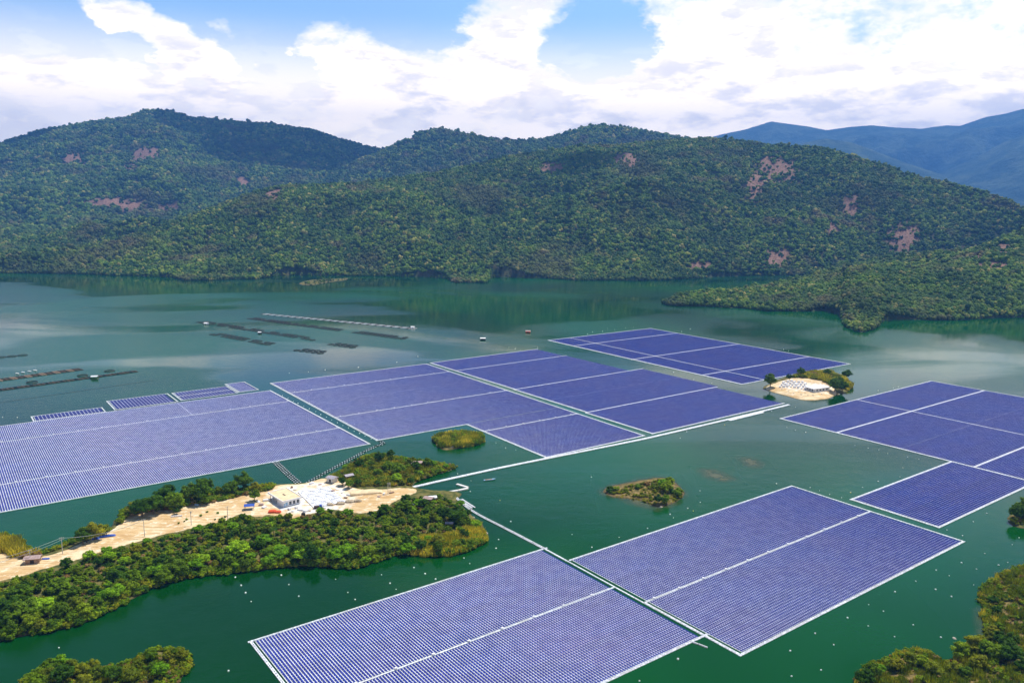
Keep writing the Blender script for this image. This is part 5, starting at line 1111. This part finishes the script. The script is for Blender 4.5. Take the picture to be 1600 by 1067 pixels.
# power poles and their wires
def pole(label, base, h=10, arms=1, double=False, rz=R(20)):
    t = thing('power_pole', label, 'power pole', PEN.at(*base), rz, 'power poles along the road')
    for k in ((-.7, .7) if double else (0,)):
        b = MB(); b.lathe([(.22, -.5), (.14, h)], 8); b.build('mast', [M_POLE], t, (k, 0, 0))
    for a in range(arms):
        b = MB(); b.box(-1.3, 1.3, -.08, .08, h-.5-a*1.0, h-.35-a*1.0); b.build('crossarm', [M_POLE], t, (0, .22, 0))
    return t
pl = [pole('concrete power pole right of the rusty tin hut, carrying the wires', (98, 865), 10, 2), pole('power pole in front of the rusty tin hut', (48, 879), 7.5), pole('power pole beside the white patch on the sandy bend', (226, 838), 11), pole('power pole with a lamp box in the middle of the sandy road', (299, 820), 9), pole('thin power pole left of the blue shelter', (356, 812), 9), pole('double power pole beside the start of the floating walkway', (608, 771), 8, 2, True)]
b = MB(); b.box(-.4, .4, -.35, .35, 7.6, 8.4); b.build('lamp_box', [M_POLE], pl[3], (.1, .4, 0))
def wire(label, p, q, sag=1.2, off=0.0):
    m = MB(); n = 8; pr = None
    for i in range(n+1):
        f = i/n; x = p.lerp(q, f); x.z -= sag*4*f*(1-f)
        if pr is not None: m.beam(pr-p, x-p, .16, .16)
        pr = x
    tag(m.build('power_cable', [M_CABLE], None, p), label, 'cable', 'cables between the power poles')
pa = PEN.at(98, 865)+Vector((0, 0, 9.6)); pb = PEN.at(-60, 905)+Vector((0, 0, 6.5)); pole('power pole just outside the left edge of the picture', (-60, 905), 7)
wire('upper pale cable slanting down from the pole by the rusty tin hut', pa, pb, 1.6); wire('lower pale cable slanting down from the pole by the rusty tin hut', pa+Vector((.3, .2, -1.1)), pb+Vector((.3, .2, -1.4)), 2.2)
wire('faint cable from the hut pole towards the pole on the sandy bend', pa+Vector((0, 0, -.1)), PEN.at(226, 838)+Vector((0, 0, 10.2)), 2.5)
# ------------------------------------------------------------------ building islet
f0, an, lx, ly, z0 = frame_from((1271, 613), (1257.5, 609), (1291, 608.5), ISL_BLD); sg = 1 if ly > 0 else -1; ly = abs(ly); H = 3.5
T = thing('house', 'low white building with a flat white roof on the small sandy island', 'house', f0, an)
b = MB(); b.box(0, lx, *Y(1.6, ly), 0, H); b.box(0, lx, *Y(.3, 1.59), 0, .5); b.build('wall', [M_CONC], T); b = MB(); b.box(-.8, lx+.8, *Y(-.8, ly+.8), H+.003, H+.5); b.build('roof', [M_WHITE], T)
for i in range(4): c = MB(); x = .1+i*(lx-.5)/3; c.box(x, x+.35, *Y(.1, .45), 0, H); c.build('column', [M_WHITE], T)
for i in range(3): c = MB(); x = lx*(.1+.3*i); c.box(x, x+lx*.18, *Y(1.53, 1.597), .9, 2.9); c.build('window', [M_GLASS], T)
for i in range(4): c = MB(); y = ly*(.18+.2*i); c.box(-.06, -.004, *Y(y, y+ly*.09), 1.0, 2.6); c.build('window', [M_GLASS], T)
k = 0
for j in range(4):
    for i in range(8):
        px = 1219+i*5.6+j*2.2; py = 603.5-j*2.6+abs(i-3)*.5+i*.42
        if px > 1262: continue
        p = ISL_BLD.at(px, py); b = MB(); s_ = 1.0+.5*((i*5+j*3) % 3)/2; b.box(-s_, s_, -.9, .9, -.4, 1.3+.7*((i+j) % 3)); b.box(-s_-.2, s_+.2, -1.1, 1.1, 1.303+.7*((i+j) % 3), 1.45+.7*((i+j) % 3))
        tag(b.build('white_block', [M_WHITE], None, p, R(-20)), 'white concrete block, %s in the %s row left of the island building' % (['first', 'second', 'third', 'fourth', 'fifth', 'sixth', 'seventh', 'eighth'][i], ['front', 'second', 'third', 'back'][j]), 'block', 'white blocks on the building island')
for (x, y, s) in ((1240, 615, 1.0), (1252, 617, 1.1), (1262, 619, .9), (1270, 618, 1.2), (1232, 612, 1.0), (1248, 612, .8), (1284, 616, 1.0), (1222, 609, 1.1), (1258, 614, .8), (1311, 616, 1.0)): rock(ISL_BLD.at(x, y), s, 'brown rock on the sandy slope of the building island', 'rocks of the building island')

# ------------------------------------------------------------------ mooring buoys
def z_(lst, s, ox, oy): return [(ox+a/s, oy+b/s) for a, b in lst]
GB = [('white mooring buoy between the grove and the nearest array', z_([(1200,528),(1228,570),(1252,607),(1280,652),(1165,1005)], 3.2625, 0, 740)+z_([(62,932),(95,977),(120,1018),(318,920),(360,972),(415,1037),(620,942),(688,1015),(728,1055),(875,917),(922,965),(956,998),(1055,878),(1117,912),(1175,942),(1365,855),(1333,825),(1512,770),(1525,722)], 3.5556, 350, 640)+[(92, 1012)]),
      ('mooring buoy in the open water round the bare islet', z_([(1532,505),(1298,357),(1368,455),(1372,395)], 3.5556, 350, 640)+z_([(395,137),(450,245),(763,310),(864,376),(1003,325),(1148,279),(1280,225),(1262,208),(1353,177),(1381,190),(388,336),(374,381),(862,18),(1415,88),(1417,147)], 3.2636, 660, 740)+z_([(43,52),(215,72)], 3.2625, 1200, 740)),
      ('white mooring buoy between the nearest array and the lower right bank', z_([(1303,945),(1107,1056)], 3.2636, 660, 740)+z_([(912,287),(992,316),(1115,203),(1046,245),(1105,408),(1222,453),(1175,467),(1063,487),(986,455),(857,492),(924,520),(753,548),(854,591),(935,627),(647,603),(513,667),(588,701),(405,735),(511,776),(740,771),(645,831),(240,814),(335,872),(881,835),(113,903),(270,1000),(120,1032),(1048,567),(1170,533),(1280,327),(1245,362)], 3.2625, 1200, 740)),
      ('mooring buoy off the upper corner of the nearest array', z_([(263,87),(314,106),(375,123),(482,70),(421,97),(562,40)], 3.2625, 1200, 740)+z_([(843,603),(824,660),(687,688),(591,726),(516,758),(53,704)], 4, 1200, 580)),
      ('white mooring buoy along the left edge of the right array', z_([(118,352),(170,370),(236,383),(543,463),(626,480),(693,492),(748,515),(872,537),(943,551),(688,122),(783,105),(815,98)], 4, 1200, 580)),
      ('mooring buoy in the water between middle array and building island', z_([(1170,457),(1290,437),(1340,562),(1265,478),(935,525),(745,560),(713,590),(571,590)], 3.2, 840, 500)+[(798, 660), (775, 692), (790, 700), (806, 703)]),
      ('white mooring buoy round the farthest array', z_([(1255,155),(1230,148),(763,45),(720,58),(350,42),(385,48),(325,57),(275,60),(250,70),(440,40),(480,37),(225,85),(300,150),(390,185),(470,200),(560,220),(680,262),(780,300),(870,318),(540,215),(640,245)], 3.2, 840, 500)),
      ('white mooring buoy in the water beyond the middle arrays', [(653, 557), (482, 581), (508, 578), (560, 574), (452, 583), (795, 543), (805, 545), (813, 547), (840, 543), (27, 652), (4, 652), (620, 566)])]
ch = []
a, b_ = (440, 612), (588, 684)
for i in range(17):
    f = (i+.5)/17
    for o_ in (0, 1):
        ch.append((a[0]+(b_[0]-a[0])*f+(-4 if o_ else 5)+random.uniform(-1, 1), a[1]+(b_[1]-a[1])*f+(4 if o_ else -1)+random.uniform(-.6, .6)))
GB.append(('white buoy in the double row between the pale left array and the middle array', ch))
mb = MB(); mb.lathe([(.08, -.3), (.45, -.05), (.55, .25), (.42, .55), (.12, .72)], 10); BW = mb.mesh('buoy_white', [M_BUOY]); mb = MB(); mb.lathe([(.08, -.3), (.45, -.05), (.55, .25), (.42, .55), (.12, .72)], 10); BY = mb.mesh('buoy_yellow', [M_BUOYY])
mb = MB(); mb.ring(0, 0, .16, .05, .8, 8); BR = mb.mesh('shackle', [M_BLACK])
for lab, pts in GB:
    for i, (x, y) in enumerate(pts):
        p = P(x, y); yel = (i % 9 == 4) and 'white' not in lab; o = link('buoy', BY if yel else BW, None, p); s_ = random.uniform(.5, .95)*(1.25 if p.length > 900 else 1); o.scale = (s_, s_, s_)
        tag(o, (lab if not yel else 'yellow '+lab), 'buoy', lab.replace('white ', '').replace('mooring buoy', 'mooring buoys').replace('buoy in', 'buoys in'))
ribbon_thing('boom', 'thin pale boom trailing from the lower corner of the nearest array', 'boom', [(1076, 1001.5), (1098, 1008.5), (1106, 1012)], .5, 4, [M_FLOATD], 'boom_float')
